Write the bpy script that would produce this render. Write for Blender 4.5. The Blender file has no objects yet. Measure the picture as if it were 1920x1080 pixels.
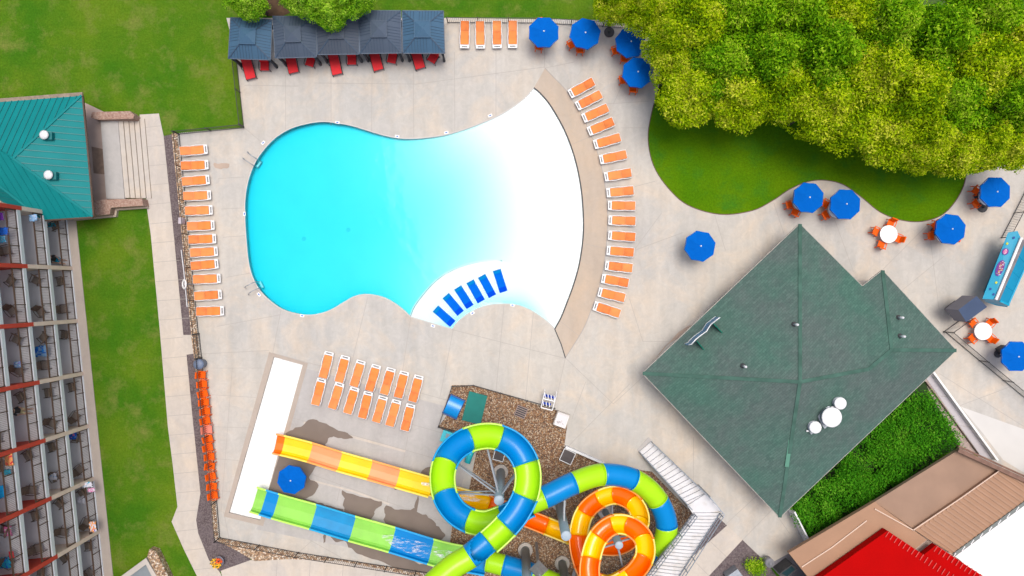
import bpy, math, random
from mathutils import Vector, Matrix, noise
from mathutils.geometry import tessellate_polygon, delaunay_2d_cdt
R = math.radians
random.seed(7)
C = bpy.context.scene.collection
S = bpy.context.scene
# ---------------------------------------------------------------- camera, world, sun, exposure
CAM_H = 60.0
cam = bpy.data.cameras.new('camera'); camo = bpy.data.objects.new('camera', cam); C.objects.link(camo)
cam.lens = 30.0; cam.sensor_width = 36.0; cam.clip_end = 2000; cam.clip_start = 0.5
camo.location = (0, 0, CAM_H); camo.rotation_euler = (0, 0, 0)
S.camera = camo
w = bpy.data.worlds.new("World"); S.world = w; w.use_nodes = True
nt = w.node_tree; bg = nt.nodes['Background']
sky = nt.nodes.new('ShaderNodeTexSky'); sky.sky_type = 'NISHITA'; sky.sun_disc = False
SUN_EL, SUN_AZ = 80, 30           # azimuth measured clockwise from image-up
sky.sun_elevation = R(SUN_EL); sky.sun_rotation = R(SUN_AZ)
sky.air_density = 1.0; sky.dust_density = 6.0; sky.ozone_density = 0.6
nt.links.new(sky.outputs[0], bg.inputs[0]); bg.inputs[1].default_value = 0.11
sl = bpy.data.lights.new('sun', 'SUN'); so = bpy.data.objects.new('sun', sl); C.objects.link(so)
sl.energy = 1.5; sl.angle = R(26); sl.color = (1.0, 0.97, 0.93)
d = Vector((math.sin(R(SUN_AZ))*math.cos(R(SUN_EL)), math.cos(R(SUN_AZ))*math.cos(R(SUN_EL)), math.sin(R(SUN_EL))))
so.rotation_euler = d.to_track_quat('Z', 'Y').to_euler(); so.location = (0, 0, 50)
S.view_settings.view_transform = 'Standard'; S.view_settings.look = 'None'
S.view_settings.exposure = 0.38; S.view_settings.gamma = 1.0
S.render.engine = 'CYCLES'
S.cycles.max_bounces = 8; S.cycles.transparent_max_bounces = 16; S.cycles.caustics_reflective = False

# ---------------------------------------------------------------- helpers
PX = 0.0375
def G(x, y, h=0.0):
    """a point of the plan (in units of the 1920 wide survey) at height h, on the camera's line of sight"""
    s = PX*(CAM_H-h)/CAM_H
    return Vector(((x-960)*s, (540-y)*s, h))
def O(x, y, h=0.0):
    return Vector(((x-960)*PX, (540-y)*PX, h))
def catmull(pts, n=6, closed=False):
    P = [Vector(p) for p in pts]; out = []
    m = len(P)
    rng = range(m) if closed else range(m-1)
    for i in rng:
        if closed: p0, p1, p2, p3 = P[(i-1) % m], P[i], P[(i+1) % m], P[(i+2) % m]
        else:
            p1, p2 = P[i], P[i+1]
            p0 = P[i-1] if i > 0 else p1*2-p2
            p3 = P[i+2] if i+2 < m else p2*2-p1
        for k in range(n):
            t = k/n
            out.append(0.5*((2*p1)+(p2-p0)*t+(2*p0-5*p1+4*p2-p3)*t*t+(3*p1-p0-3*p2+p3)*t**3))
    if not closed: out.append(P[-1])
    return out
def inside(p, poly):
    x, y = p[0], p[1]; c = False; n = len(poly); j = n-1
    for i in range(n):
        xi, yi = poly[i][0], poly[i][1]; xj, yj = poly[j][0], poly[j][1]
        if (yi > y) != (yj > y) and x < (xj-xi)*(y-yi)/(yj-yi)+xi: c = not c
        j = i
    return c
def dist_line(p, line):
    best = 1e9; px, py = p[0], p[1]
    for a, b in zip(line, line[1:]):
        ax, ay, bx, by = a[0], a[1], b[0], b[1]
        dx, dy = bx-ax, by-ay; L = dx*dx+dy*dy or 1e-9
        t = max(0, min(1, ((px-ax)*dx+(py-ay)*dy)/L))
        q = (ax+t*dx-px)**2+(ay+t*dy-py)**2
        if q < best: best = q
    return math.sqrt(best)

# ---------------------------------------------------------------- materials
MATS = {}
def mat(name, col, rough=0.7, var=0.0, scale=3.0, col2=None, bump=0.0, bscale=40.0, metal=0.0, spec=0.5, coat=0.0, scale2=None, col3=None, detail=6.0, lo=0.35, hi=0.65):
    if name in MATS: return MATS[name]
    m = bpy.data.materials.new(name); m.use_nodes = True; MATS[name] = m
    n = m.node_tree.nodes; L = m.node_tree.links; b = n['Principled BSDF']
    b.inputs['Roughness'].default_value = rough; b.inputs['Metallic'].default_value = metal
    b.inputs['Specular IOR Level'].default_value = spec
    if coat: b.inputs['Coat Weight'].default_value = coat; b.inputs['Coat Roughness'].default_value = 0.08
    c1 = (*col, 1)
    tc = n.new('ShaderNodeTexCoord')
    if col2 is None: col2 = tuple(max(0, c*(1-var)) for c in col)
    nz = n.new('ShaderNodeTexNoise'); nz.inputs['Scale'].default_value = scale; nz.inputs['Detail'].default_value = detail
    L.new(tc.outputs['Object'], nz.inputs['Vector'])
    rp = n.new('ShaderNodeValToRGB'); rp.color_ramp.elements[0].position = lo; rp.color_ramp.elements[1].position = hi
    rp.color_ramp.elements[0].color = (*col2, 1); rp.color_ramp.elements[1].color = c1
    L.new(nz.outputs['Fac'], rp.inputs['Fac']); out = rp.outputs['Color']
    if scale2:
        nz2 = n.new('ShaderNodeTexNoise'); nz2.inputs['Scale'].default_value = scale2; nz2.inputs['Detail'].default_value = 8
        L.new(tc.outputs['Object'], nz2.inputs['Vector'])
        r2 = n.new('ShaderNodeValToRGB'); r2.color_ramp.elements[0].position = 0.42; r2.color_ramp.elements[1].position = 0.62
        r2.color_ramp.elements[0].color = (0, 0, 0, 1); r2.color_ramp.elements[1].color = (1, 1, 1, 1)
        L.new(nz2.outputs['Fac'], r2.inputs['Fac'])
        mx = n.new('ShaderNodeMix'); mx.data_type = 'RGBA'
        L.new(r2.outputs['Color'], mx.inputs['Factor']); L.new(out, mx.inputs['A']); mx.inputs['B'].default_value = (*(col3 or col2), 1)
        out = mx.outputs['Result']
    L.new(out, b.inputs['Base Color'])
    if bump:
        nb = n.new('ShaderNodeTexNoise'); nb.inputs['Scale'].default_value = bscale; nb.inputs['Detail'].default_value = 4
        L.new(tc.outputs['Object'], nb.inputs['Vector'])
        bp = n.new('ShaderNodeBump'); bp.inputs['Strength'].default_value = bump; bp.inputs['Distance'].default_value = 0.05
        L.new(nb.outputs['Fac'], bp.inputs['Height']); L.new(bp.outputs['Normal'], b.inputs['Normal'])
    return m
def nodes_of(m): return m.node_tree.nodes, m.node_tree.links, m.node_tree.nodes['Principled BSDF']

def grass_mat(name, a, b_, c, stripes=False):
    m = bpy.data.materials.new(name); m.use_nodes = True; MATS[name] = m
    n, L, b = nodes_of(m); b.inputs['Roughness'].default_value = 0.9; b.inputs['Specular IOR Level'].default_value = 0.03
    tc = n.new('ShaderNodeTexCoord')
    def nz(s, d=6, rough=0.6):
        q = n.new('ShaderNodeTexNoise'); q.inputs['Scale'].default_value = s; q.inputs['Detail'].default_value = d; q.inputs['Roughness'].default_value = rough
        L.new(tc.outputs['Object'], q.inputs['Vector']); return q
    def ramp(src, p0, p1, c0, c1):
        r = n.new('ShaderNodeValToRGB'); e = r.color_ramp.elements
        e[0].position = p0; e[1].position = p1; e[0].color = c0; e[1].color = c1; L.new(src, r.inputs['Fac']); return r
    base = ramp(nz(0.22, 4).outputs['Fac'], 0.38, 0.64, (*a, 1), (*b_, 1))
    patch = ramp(nz(0.55, 7, 0.68).outputs['Fac'], 0.50, 0.74, (0, 0, 0, 1), (1, 1, 1, 1))
    mx = n.new('ShaderNodeMix'); mx.data_type = 'RGBA'; L.new(patch.outputs['Color'], mx.inputs['Factor']); L.new(base.outputs['Color'], mx.inputs['A']); mx.inputs['B'].default_value = (*c, 1)
    fine = ramp(nz(7.0, 9, 0.75).outputs['Fac'], 0.25, 0.75, (0.62, 0.62, 0.62, 1), (1.32, 1.32, 1.32, 1))
    mu = n.new('ShaderNodeMix'); mu.data_type = 'RGBA'; mu.blend_type = 'MULTIPLY'; mu.inputs['Factor'].default_value = 1
    L.new(mx.outputs['Result'], mu.inputs['A']); L.new(fine.outputs['Color'], mu.inputs['B'])
    L.new(mu.outputs['Result'], b.inputs['Base Color'])
    bp = n.new('ShaderNodeBump'); bp.inputs['Strength'].default_value = 0.7; bp.inputs['Distance'].default_value = 0.06
    L.new(nz(14, 6, 0.8).outputs['Fac'], bp.inputs['Height']); L.new(bp.outputs['Normal'], b.inputs['Normal'])
    return m

def rock_mat(name, cols, scale, bump=0.6, rand=1.0):
    m = bpy.data.materials.new(name); m.use_nodes = True; MATS[name] = m
    n, L, b = nodes_of(m); b.inputs['Roughness'].default_value = 0.75
    tc = n.new('ShaderNodeTexCoord'); v = n.new('ShaderNodeTexVoronoi'); v.inputs['Scale'].default_value = scale; v.inputs['Randomness'].default_value = rand
    L.new(tc.outputs['Object'], v.inputs['Vector'])
    sep = n.new('ShaderNodeSeparateColor'); L.new(v.outputs['Color'], sep.inputs[0])
    r = n.new('ShaderNodeValToRGB'); r.color_ramp.interpolation = 'CONSTANT'; e = r.color_ramp.elements
    k = len(cols)
    while len(e) < k: e.new(0.5)
    for i, c in enumerate(cols): e[i].position = i/k; e[i].color = (*c, 1)
    L.new(sep.outputs[0], r.inputs['Fac'])
    dk = n.new('ShaderNodeValToRGB'); dk.color_ramp.elements[0].position = 0.35; dk.color_ramp.elements[1].position = 0.75
    dk.color_ramp.elements[0].color = (1, 1, 1, 1); dk.color_ramp.elements[1].color = (0.5, 0.46, 0.42, 1)
    L.new(v.outputs['Distance'], dk.inputs['Fac'])
    mu = n.new('ShaderNodeMix'); mu.data_type = 'RGBA'; mu.blend_type = 'MULTIPLY'; mu.inputs['Factor'].default_value = 1
    L.new(r.outputs['Color'], mu.inputs['A']); L.new(dk.outputs['Color'], mu.inputs['B']); L.new(mu.outputs['Result'], b.inputs['Base Color'])
    bp = n.new('ShaderNodeBump'); bp.inputs['Strength'].default_value = bump; bp.inputs['Distance'].default_value = 0.08; bp.invert = True
    L.new(v.outputs['Distance'], bp.inputs['Height']); L.new(bp.outputs['Normal'], b.inputs['Normal'])
    return m

def concrete_mat(name, a, b_, c, fine=0.12):
    m = bpy.data.materials.new(name); m.use_nodes = True; MATS[name] = m
    n, L, b = nodes_of(m); b.inputs['Roughness'].default_value = 0.85; b.inputs['Specular IOR Level'].default_value = 0.25
    tc = n.new('ShaderNodeTexCoord')
    def nz(s, d=6, rough=0.6, dist=0.0, vec=None):
        q = n.new('ShaderNodeTexNoise'); q.inputs['Scale'].default_value = s; q.inputs['Detail'].default_value = d; q.inputs['Roughness'].default_value = rough; q.inputs['Distortion'].default_value = dist
        L.new(vec or tc.outputs['Object'], q.inputs['Vector']); return q
    def ramp(src, p0, p1, c0, c1):
        r = n.new('ShaderNodeValToRGB'); e = r.color_ramp.elements
        e[0].position = p0; e[1].position = p1; e[0].color = c0; e[1].color = c1; L.new(src, r.inputs['Fac']); return r
    base = ramp(nz(0.10, 5, 0.55).outputs['Fac'], 0.40, 0.60, (*a, 1), (*b_, 1))
    pt = ramp(nz(0.33, 8, 0.66, 0.6).outputs['Fac'], 0.47, 0.70, (0, 0, 0, 1), (1, 1, 1, 1))
    mx = n.new('ShaderNodeMix'); mx.data_type = 'RGBA'; L.new(pt.outputs['Color'], mx.inputs['Factor']); L.new(base.outputs['Color'], mx.inputs['A']); mx.inputs['B'].default_value = (*c, 1)
    # broom streaks and blotchy stains of the slab itself
    mp = n.new('ShaderNodeMapping'); mp.inputs['Scale'].default_value = (1.0, 0.16, 1); L.new(tc.outputs['Object'], mp.inputs['Vector'])
    st = ramp(nz(1.1, 7, 0.65, 0, mp.outputs['Vector']).outputs['Fac'], 0.3, 0.75, (1-fine*0.7,)*3+(1,), (1+fine*0.5,)*3+(1,))
    fi = ramp(nz(1.7, 10, 0.8, 1.0).outputs['Fac'], 0.25, 0.75, (1-fine, 1-fine, 1-fine, 1), (1+fine*0.8,)*3+(1,))
    sp = ramp(nz(6.0, 6, 0.7).outputs['Fac'], 0.68, 0.80, (1, 1, 1, 1), (0.80, 0.78, 0.76, 1))
    out = mx.outputs['Result']
    for q in (st, fi, sp):
        mu = n.new('ShaderNodeMix'); mu.data_type = 'RGBA'; mu.blend_type = 'MULTIPLY'; mu.inputs['Factor'].default_value = 1
        L.new(out, mu.inputs['A']); L.new(q.outputs['Color'], mu.inputs['B']); out = mu.outputs['Result']
    L.new(out, b.inputs['Base Color'])
    bp = n.new('ShaderNodeBump'); bp.inputs['Strength'].default_value = 0.15; bp.inputs['Distance'].default_value = 0.02
    L.new(nz(30, 4, 0.7).outputs['Fac'], bp.inputs['Height']); L.new(bp.outputs['Normal'], b.inputs['Normal'])
    return m

M_grass = grass_mat('lawn_grass', (0.050, 0.155, 0.008), (0.110, 0.195, 0.012), (0.180, 0.205, 0.045))
M_grass2 = grass_mat('island_grass', (0.070, 0.185, 0.003), (0.105, 0.215, 0.003), (0.045, 0.180, 0.012))
M_deck = concrete_mat('deck_concrete', (0.465, 0.452, 0.430), (0.520, 0.488, 0.440), (0.585, 0.505, 0.415), 0.15)
M_cool = concrete_mat('grey_concrete', (0.430, 0.415, 0.405), (0.475, 0.450, 0.430), (0.40, 0.385, 0.38), 0.13)
M_path = concrete_mat('path_concrete', (0.51, 0.470, 0.430), (0.56, 0.505, 0.445), (0.60, 0.52, 0.43), 0.13)
M_tan = concrete_mat('beach_concrete', (0.450, 0.375, 0.305), (0.49, 0.410, 0.335), (0.52, 0.410, 0.31), 0.09)
M_joint = mat('joint', (0.37, 0.34, 0.315), 0.9)
M_coping = concrete_mat('coping', (0.42, 0.36, 0.31), (0.46, 0.39, 0.335), (0.39, 0.33, 0.285), 0.08)
M_mulch = mat('mulch', (0.135, 0.105, 0.115), 0.95, col2=(0.085, 0.062, 0.066), scale=1.6, scale2=9, col3=(0.17, 0.14, 0.14), bump=0.9, bscale=16)
M_rock = rock_mat('river_rock', [(0.30, 0.16, 0.08), (0.42, 0.29, 0.18), (0.20, 0.10, 0.055), (0.34, 0.20, 0.11), (0.56, 0.44, 0.32), (0.25, 0.13, 0.07), (0.16, 0.11, 0.08), (0.40, 0.22, 0.10), (0.28, 0.17, 0.10), (0.47, 0.36, 0.25)], 13)
M_rock2 = rock_mat('edge_rock', [(0.50, 0.33, 0.20), (0.62, 0.47, 0.33), (0.30, 0.18, 0.11), (0.44, 0.28, 0.16), (0.75, 0.66, 0.55), (0.30, 0.24, 0.18)], 10)
M_white = mat('white_plastic', (0.80, 0.80, 0.80), 0.45, 0.06, 5)
M_whitemetal = mat('white_metal', (0.74, 0.75, 0.77), 0.4, 0.12, 2.2, metal=0.0)
M_orange = mat('orange_sling', (0.86, 0.235, 0.035), 0.65, 0.22, 1.5, bump=0.1, bscale=60)
M_orangeB = mat('orange_sling_pale', (0.84, 0.25, 0.060), 0.65, 0.2, 1.5)
M_seat = mat('orange_resin', (0.92, 0.125, 0.002), 0.6, 0.15, 3, spec=.15)
M_pink = mat('coral_resin', (0.78, 0.22, 0.15), 0.5, 0.1, 3)
M_red = mat('red_cushion', (0.68, 0.006, 0.014), 0.7, 0.15, 3)
M_black = mat('black_metal', (0.018, 0.016, 0.018), 0.5, 0.2, 4)
M_brown = mat('bronze_rail', (0.085, 0.045, 0.028), 0.5, 0.3, 3)
M_blue = mat('blue_canvas', (0.0, 0.118, 0.52), 0.9, 0.10, 1.6, bump=0.1, bscale=50, spec=0.08)
M_darkgrey = mat('dark_grey', (0.06, 0.06, 0.065), 0.7, 0.2, 6)
M_steel = mat('painted_steel', (0.23, 0.315, 0.37), 0.4, 0.15, 3)
M_steelL = mat('galvanised_steel', (0.34, 0.38, 0.43), 0.35, 0.2, 5, metal=0.35)
M_glass = mat('dark_glass', (0.02, 0.05, 0.06), 0.1)
M_hood = mat('blue_plastic', (0.0015, 0.20, 0.60), 0.25, 0.1, 2)

# ---------------------------------------------------------------- mesh builder
class MB:
    def __init__(s): s.v = []; s.f = []; s.m = []
    def add(s, vs, fs, m=0):
        o = len(s.v); s.v += [tuple(v) for v in vs]
        for f in fs: s.f.append([i+o for i in f]); s.m.append(m)
        return s
    def box(s, c, size, rz=0, m=0, tilt=None):
        x, y, z = (q/2 for q in size); c = Vector(c)
        M = Matrix.Rotation(rz, 3, 'Z')
        if tilt: M = M @ Matrix.Rotation(tilt[1], 3, tilt[0])
        vs = [c+M @ Vector((a*x, b*y, e*z)) for a in (-1, 1) for b in (-1, 1) for e in (-1, 1)]
        return s.add(vs, [(0, 1, 3, 2), (4, 6, 7, 5), (0, 4, 5, 1), (2, 3, 7, 6), (0, 2, 6, 4), (1, 5, 7, 3)], m)
    def bar(s, a, b, wd, ht=None, m=0):
        a, b = Vector(a), Vector(b); d = b-a; L = d.length
        if L < 1e-6: return s
        ht = ht or wd; d = d/L
        up = Vector((0, 0, 1)) if abs(d.z) < 0.95 else Vector((0, 1, 0))
        sd = d.cross(up).normalized(); up = sd.cross(d)
        vs = [p+sd*(i*wd/2)+up*(j*ht/2) for p in (a, b) for i in (-1, 1) for j in (-1, 1)]
        return s.add(vs, [(0, 1, 3, 2), (4, 6, 7, 5), (0, 4, 5, 1), (2, 3, 7, 6), (0, 2, 6, 4), (1, 5, 7, 3)], m)
    def tube(s, pts, r, n=8, m=0, caps=True):
        P = [Vector(p) for p in pts]; rs = r if isinstance(r, (list, tuple)) else [r]*len(P)
        vs = []; prev = None
        for i, p in enumerate(P):
            t = (P[min(i+1, len(P)-1)]-P[max(i-1, 0)]).normalized()
            if prev is None:
                ref = Vector((0, 0, 1)) if abs(t.z) < 0.9 else Vector((1, 0, 0)); a = t.cross(ref).normalized()
            else: a = (prev-t*prev.dot(t)).normalized()
            prev = a; b = t.cross(a)
            for k in range(n):
                q = 2*math.pi*k/n; vs.append(p+(a*math.cos(q)+b*math.sin(q))*rs[i])
        fs = [(i*n+k, i*n+(k+1) % n, (i+1)*n+(k+1) % n, (i+1)*n+k) for i in range(len(P)-1) for k in range(n)]
        if caps: fs += [tuple(range(n))[::-1], tuple((len(P)-1)*n+k for k in range(n))]
        return s.add(vs, fs, m)
    def lathe(s, c, prof, n=24, m=0):
        c = Vector(c); vs = []
        for r, z in prof:
            for k in range(n):
                q = 2*math.pi*k/n; vs.append(c+Vector((r*math.cos(q), r*math.sin(q), z)))
        fs = [(i*n+k, i*n+(k+1) % n, (i+1)*n+(k+1) % n, (i+1)*n+k) for i in range(len(prof)-1) for k in range(n)]
        if prof[0][0] > 1e-4: fs.append(tuple(range(n))[::-1])
        if prof[-1][0] > 1e-4: fs.append(tuple((len(prof)-1)*n+k for k in range(n)))
        return s.add(vs, fs, m)
    def sheet(s, poly, z, holes=(), m=0):
        loops = [[Vector((p[0], p[1], 0)) for p in poly]]+[[Vector((p[0], p[1], 0)) for p in h] for h in holes]
        tris = tessellate_polygon(loops); flat = [p for l in loops for p in l]
        vs = [(p.x, p.y, z) for p in flat]; out = []
        for t in tris:
            a, b, c_ = (flat[i] for i in t)
            out.append(t if (b-a).cross(c_-a).z > 0 else t[::-1])
        return s.add(vs, out, m)
    def prism(s, poly, z0, z1, m=0, holes=()):
        s.sheet(poly, z1, holes, m)
        area = sum(a[0]*b[1]-b[0]*a[1] for a, b in zip(poly, list(poly[1:])+[poly[0]]))
        for l in [poly]+list(holes):
            n = len(l); vs = [(p[0], p[1], z0) for p in l]+[(p[0], p[1], z1) for p in l]
            fs = [(i, (i+1) % n, n+(i+1) % n, n+i) for i in range(n)]
            if area < 0: fs = [f[::-1] for f in fs]
            s.add(vs, fs, m)
        return s
    def ribbon(s, pts, wd, z, m=0):
        P = [Vector((p[0], p[1], 0)) for p in pts]; vs = []
        for i, p in enumerate(P):
            t = (P[min(i+1, len(P)-1)]-P[max(i-1, 0)]).normalized(); a = Vector((-t.y, t.x, 0))*wd/2
            vs += [(p.x+a.x, p.y+a.y, z), (p.x-a.x, p.y-a.y, z)]
        return s.add(vs, [(2*i, 2*i+1, 2*i+3, 2*i+2) for i in range(len(P)-1)], m)
    def wall(s, pts, z0, z1, th, m=0):
        for a, b in zip(pts, pts[1:]):
            a = Vector((a[0], a[1], 0)); b = Vector((b[0], b[1], 0)); d = b-a
            s.box(((a.x+b.x)/2, (a.y+b.y)/2, (z0+z1)/2), (d.length, th, z1-z0), math.atan2(d.y, d.x), m)
        return s
    def build(s, name, mats, parent=None, smooth=False, loc=None):
        me = bpy.data.meshes.new(name); me.from_pydata(s.v, [], s.f)
        for k in (mats if isinstance(mats, (list, tuple)) else [mats]): me.materials.append(k)
        me.polygons.foreach_set('material_index', s.m)
        if smooth: me.polygons.foreach_set('use_smooth', [True]*len(s.f))
        me.update()
        o = bpy.data.objects.new(name, me); C.objects.link(o)
        if parent: o.parent = parent
        if loc: o.location = loc
        return o
def tag(o, label, cat, group=None):
    o['label'] = label; o['category'] = cat
    if group: o['group'] = group
    return o
def thing(name, label, cat, loc=(0, 0, 0), rz=0, group=None):
    o = bpy.data.objects.new(name, None); C.objects.link(o); o.empty_display_size = 0.2
    o.location = loc; o.rotation_euler = (0, 0, rz); return tag(o, label, cat, group)
def struct(o, kind='structure'):
    o['kind'] = kind; return o
def kids(o): return [c for c in bpy.data.objects if c.parent == o]
TREE = {}
def copy_tree(o, parent=None):
    c = o.copy(); C.objects.link(c)
    if parent: c.parent = parent
    if o.name not in TREE: TREE[o.name] = kids(o)
    for ch in TREE[o.name]: copy_tree(ch, c)
    return c
def place(proto, used, loc, rz, label, group):
    o = proto if not used else copy_tree(proto)
    o.location = loc; o.rotation_euler = (0, 0, rz); o['label'] = label; o['group'] = group
    return o
ORD = ['first', 'second', 'third', 'fourth', 'fifth', 'sixth', 'seventh', 'eighth', 'ninth', 'tenth', 'eleventh', 'twelfth', 'thirteenth', 'fourteenth', 'fifteenth', 'sixteenth', 'seventeenth']
def seams(mb, poly, sd, spacing, wd=0.04, ht=0.05, m=0, off=0.02):
    """standing seams on a planar roof face, running along direction sd"""
    P = [Vector(p) for p in poly]; nrm = (P[1]-P[0]).cross(P[2]-P[0]).normalized()
    if nrm.z < 0: nrm = -nrm
    sd = Vector(sd); sd = (sd-nrm*sd.dot(nrm)).normalized(); ac = nrm.cross(sd)
    A = [(p-P[0]).dot(ac) for p in P]; B = [(p-P[0]).dot(sd) for p in P]
    k = math.floor(min(A)/spacing)+1
    while k*spacing < max(A):
        a = k*spacing; hit = []
        for i in range(len(P)):
            j = (i+1) % len(P)
            if (A[i]-a)*(A[j]-a) < 0: hit.append(B[i]+(B[j]-B[i])*(a-A[i])/(A[j]-A[i]))
        if len(hit) >= 2:
            lo, hi = min(hit), max(hit)
            if hi-lo > 0.15: mb.bar(P[0]+ac*a+sd*lo+nrm*off, P[0]+ac*a+sd*hi+nrm*off, wd, ht, m)
        k += 1
DZ = 0.05       # top of the pool deck

# ---------------------------------------------------------------- ground, deck, paths
beach_out = catmull([(1022, 128), (1035, 142), (1060, 168), (1075, 192), (1092, 217), (1103, 243), (1115, 270), (1128, 315), (1136, 360), (1139, 400), (1138, 441), (1133, 492), (1123, 538), (1109, 579), (1093, 618), (1060, 671)], 4)
beach_in = catmull([(1040, 617), (1052, 595), (1064, 565), (1075, 535), (1085, 500), (1091, 465), (1094, 430), (1093, 390), (1089, 350), (1080, 305), (1066, 262), (1050, 228), (1030, 195), (1012, 174), (1001, 165)], 4)
pool_rest = catmull([(1001, 165), (985, 183), (960, 202), (935, 217), (905, 230), (870, 243), (835, 253), (800, 258), (765, 260), (735, 257), (700, 248), (665, 237), (635, 231), (605, 228), (575, 232), (545, 241), (518, 257), (497, 278), (480, 302), (468, 330), (461, 362), (459, 400), (462, 450), (466, 490), (474, 520), (488, 545), (508, 565), (530, 580), (555, 588), (580, 591), (605, 587), (625, 579), (645, 567), (665, 556), (685, 552), (705, 554), (725, 560), (745, 572), (760, 584), (770, 594)], 3)
pool_shelf_low = [Vector((810, 606)), Vector((848, 617))]
pool_arc = catmull([(848, 617), (860, 602), (880, 587), (905, 575), (935, 570), (965, 571), (990, 579), (1012, 592), (1030, 606), (1040, 617)], 3)
pool = pool_rest[:]+pool_shelf_low+pool_arc[1:-1]+beach_in[:-1]
poolw = [O(*p) for p in pool]
pad = [(514, 669), (568, 684), (488, 975), (430, 961)]
padw = [O(*p) for p in pad]
island = catmull([(1236, 90), (1238, 150), (1222, 210), (1215, 260), (1225, 310), (1252, 352), (1290, 385), (1350, 402), (1410, 395), (1450, 375), (1480, 355), (1513, 341), (1545, 338), (1580, 346), (1615, 370), (1650, 398), (1690, 413), (1730, 415), (1770, 400), (1800, 362), (1812, 320), (1815, 250)], 5)
deck = [(333, 250), (457, 239), (443, 106), (425, 34), (838, 34), (1130, 38), (1236, 48)]+[tuple(p) for p in island]+[(1850, 262), (2100, 250), (2100, 1010), (1900, 960), (1830, 850), (1724, 690), (1600, 800), (1470, 940), (1516, 1012), (1479, 1037), (1440, 1058), (1392, 1012), (1363, 985), (1330, 955), (1295, 960), (1222, 884), (1135, 872), (1058, 838), (1066, 776), (888, 722), (848, 722), (822, 800), (893, 848), (878, 925), (848, 985), (838, 1060), (836, 1078), (560, 1036), (410, 1008), (397, 850), (372, 640), (352, 440)]
deckw = [O(*p) for p in deck]
ground_hole = [O(480, 130), O(1190, 90), O(1190, 640), O(1100, 700), O(800, 640), O(600, 1000), O(425, 985), O(400, 700), O(420, 300), O(480, 300)]
g = MB(); g.sheet([(-400, -400), (400, -400), (400, 400), (-400, 400)], 0.0, [ground_hole])
struct(g.build('ground', M_grass))
g = MB(); g.prism(deckw, -0.05, DZ, 0, [[p for p in poolw], padw])
# slab joints
J = [[(621, 118), (621, 236)], [(698, 118), (697, 246)], [(775, 112), (776, 258)], [(852, 98), (853, 248)], [(536, 140), (536, 243)], [(930, 95), (930, 217)], [(590, 156), (780, 158)], [(780, 158), (1021, 126)], [(1021, 50), (1021, 128)], [(1021, 128), (1075, 117)],
     [(459, 240), (497, 272)], [(459, 160), (560, 162)], [(527, 582), (512, 662)], [(407, 612), (527, 590)], [(372, 664), (505, 657)], [(512, 662), (845, 752)], [(690, 556), (655, 700)], [(770, 596), (750, 728)], [(848, 618), (1060, 672)],
     [(850, 618), (825, 745)], [(945, 572), (930, 734)], [(1000, 585), (985, 755)], [(1098, 716), (1072, 786)], [(1060, 671), (1150, 757)], [(1150, 757), (1206, 706)], [(1060, 671), (1040, 762)], [(1064, 838), (1180, 720)],
     [(1180, 560), (1205, 640)], [(1205, 640), (1262, 640)], [(1188, 470), (1280, 436)], [(1190, 350), (1228, 340)], [(1165, 240), (1210, 240)], [(1140, 195), (1216, 190)], [(1180, 130), (1150, 195)],
     [(1340, 404), (1360, 470)], [(1240, 400), (1188, 470)], [(1450, 380), (1470, 440)], [(1560, 400), (1600, 510)], [(1655, 505), (1740, 420)], [(1740, 420), (1760, 580)], [(1690, 545), (1770, 480)], [(1410, 900), (1480, 1000)], [(1358, 985), (1450, 900)], [(1392, 1012), (1462, 940)], [(1300, 960), (1300, 820)],
     [(1760, 700), (1920, 800)], [(1800, 760), (1960, 700)], [(420, 960), (430, 1010)], [(560, 1000), (640, 1045)], [(600, 1000), (560, 1036)],
     [(410, 335), (458, 332)], [(415, 392), (457, 390)], [(418, 445), (460, 442)], [(425, 520), (470, 512)], [(545, 780), (545, 812)], [(640, 905), (632, 960)], [(727, 925), (722, 970)], [(765, 820), (760, 890)], [(600, 985), (800, 1055)]]
for a in J: g.ribbon([O(*p) for p in a], 0.028, DZ+0.004, 1)
for x0, y0, x1, y1 in [(400, 690, 500, 690), (398, 740, 480, 745), (402, 800, 465, 802), (405, 860, 448, 863), (415, 920, 432, 921), (436, 690, 415, 960)]:
    g.ribbon([O(x0, y0), O(x1, y1)], 0.022, DZ+0.004, 1)
struct(g.build('pool_deck', [M_deck, M_joint]))
# cooler resurfaced concrete area between slides, and pale slab bottom right
g = MB(); cool = [(572, 690), (848, 765), (822, 800), (880, 850), (848, 985), (836, 1062), (480, 992), (495, 972)]
g.sheet([O(*p) for p in cool], DZ+0.008)
for a in [[(548, 783), (860, 872)], [(560, 880), (850, 985)], [(640, 905), (632, 940)], [(728, 930), (722, 975)], [(600, 745), (830, 812)], [(765, 818), (750, 900)]]: g.ribbon([O(*p) for p in a], 0.028, DZ+0.012, 1)
g.ribbon([O(570, 792), O(640, 813), O(760, 846)], 0.16, DZ+0.016, 2)
g.ribbon([O(575, 898), O(660, 920), O(730, 945)], 0.13, DZ+0.016, 2)
struct(g.build('slide_runout_slab', [M_cool, M_joint, M_path]))
g = MB(); g.sheet([O(*p) for p in [(1800, 762), (1990, 830), (1990, 930), (1880, 862), (1842, 812)]], DZ+0.008)
struct(g.build('service_slab', mat('pale_concrete', (0.60, 0.59, 0.57), 0.8, 0.05, 0.8)))
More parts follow.
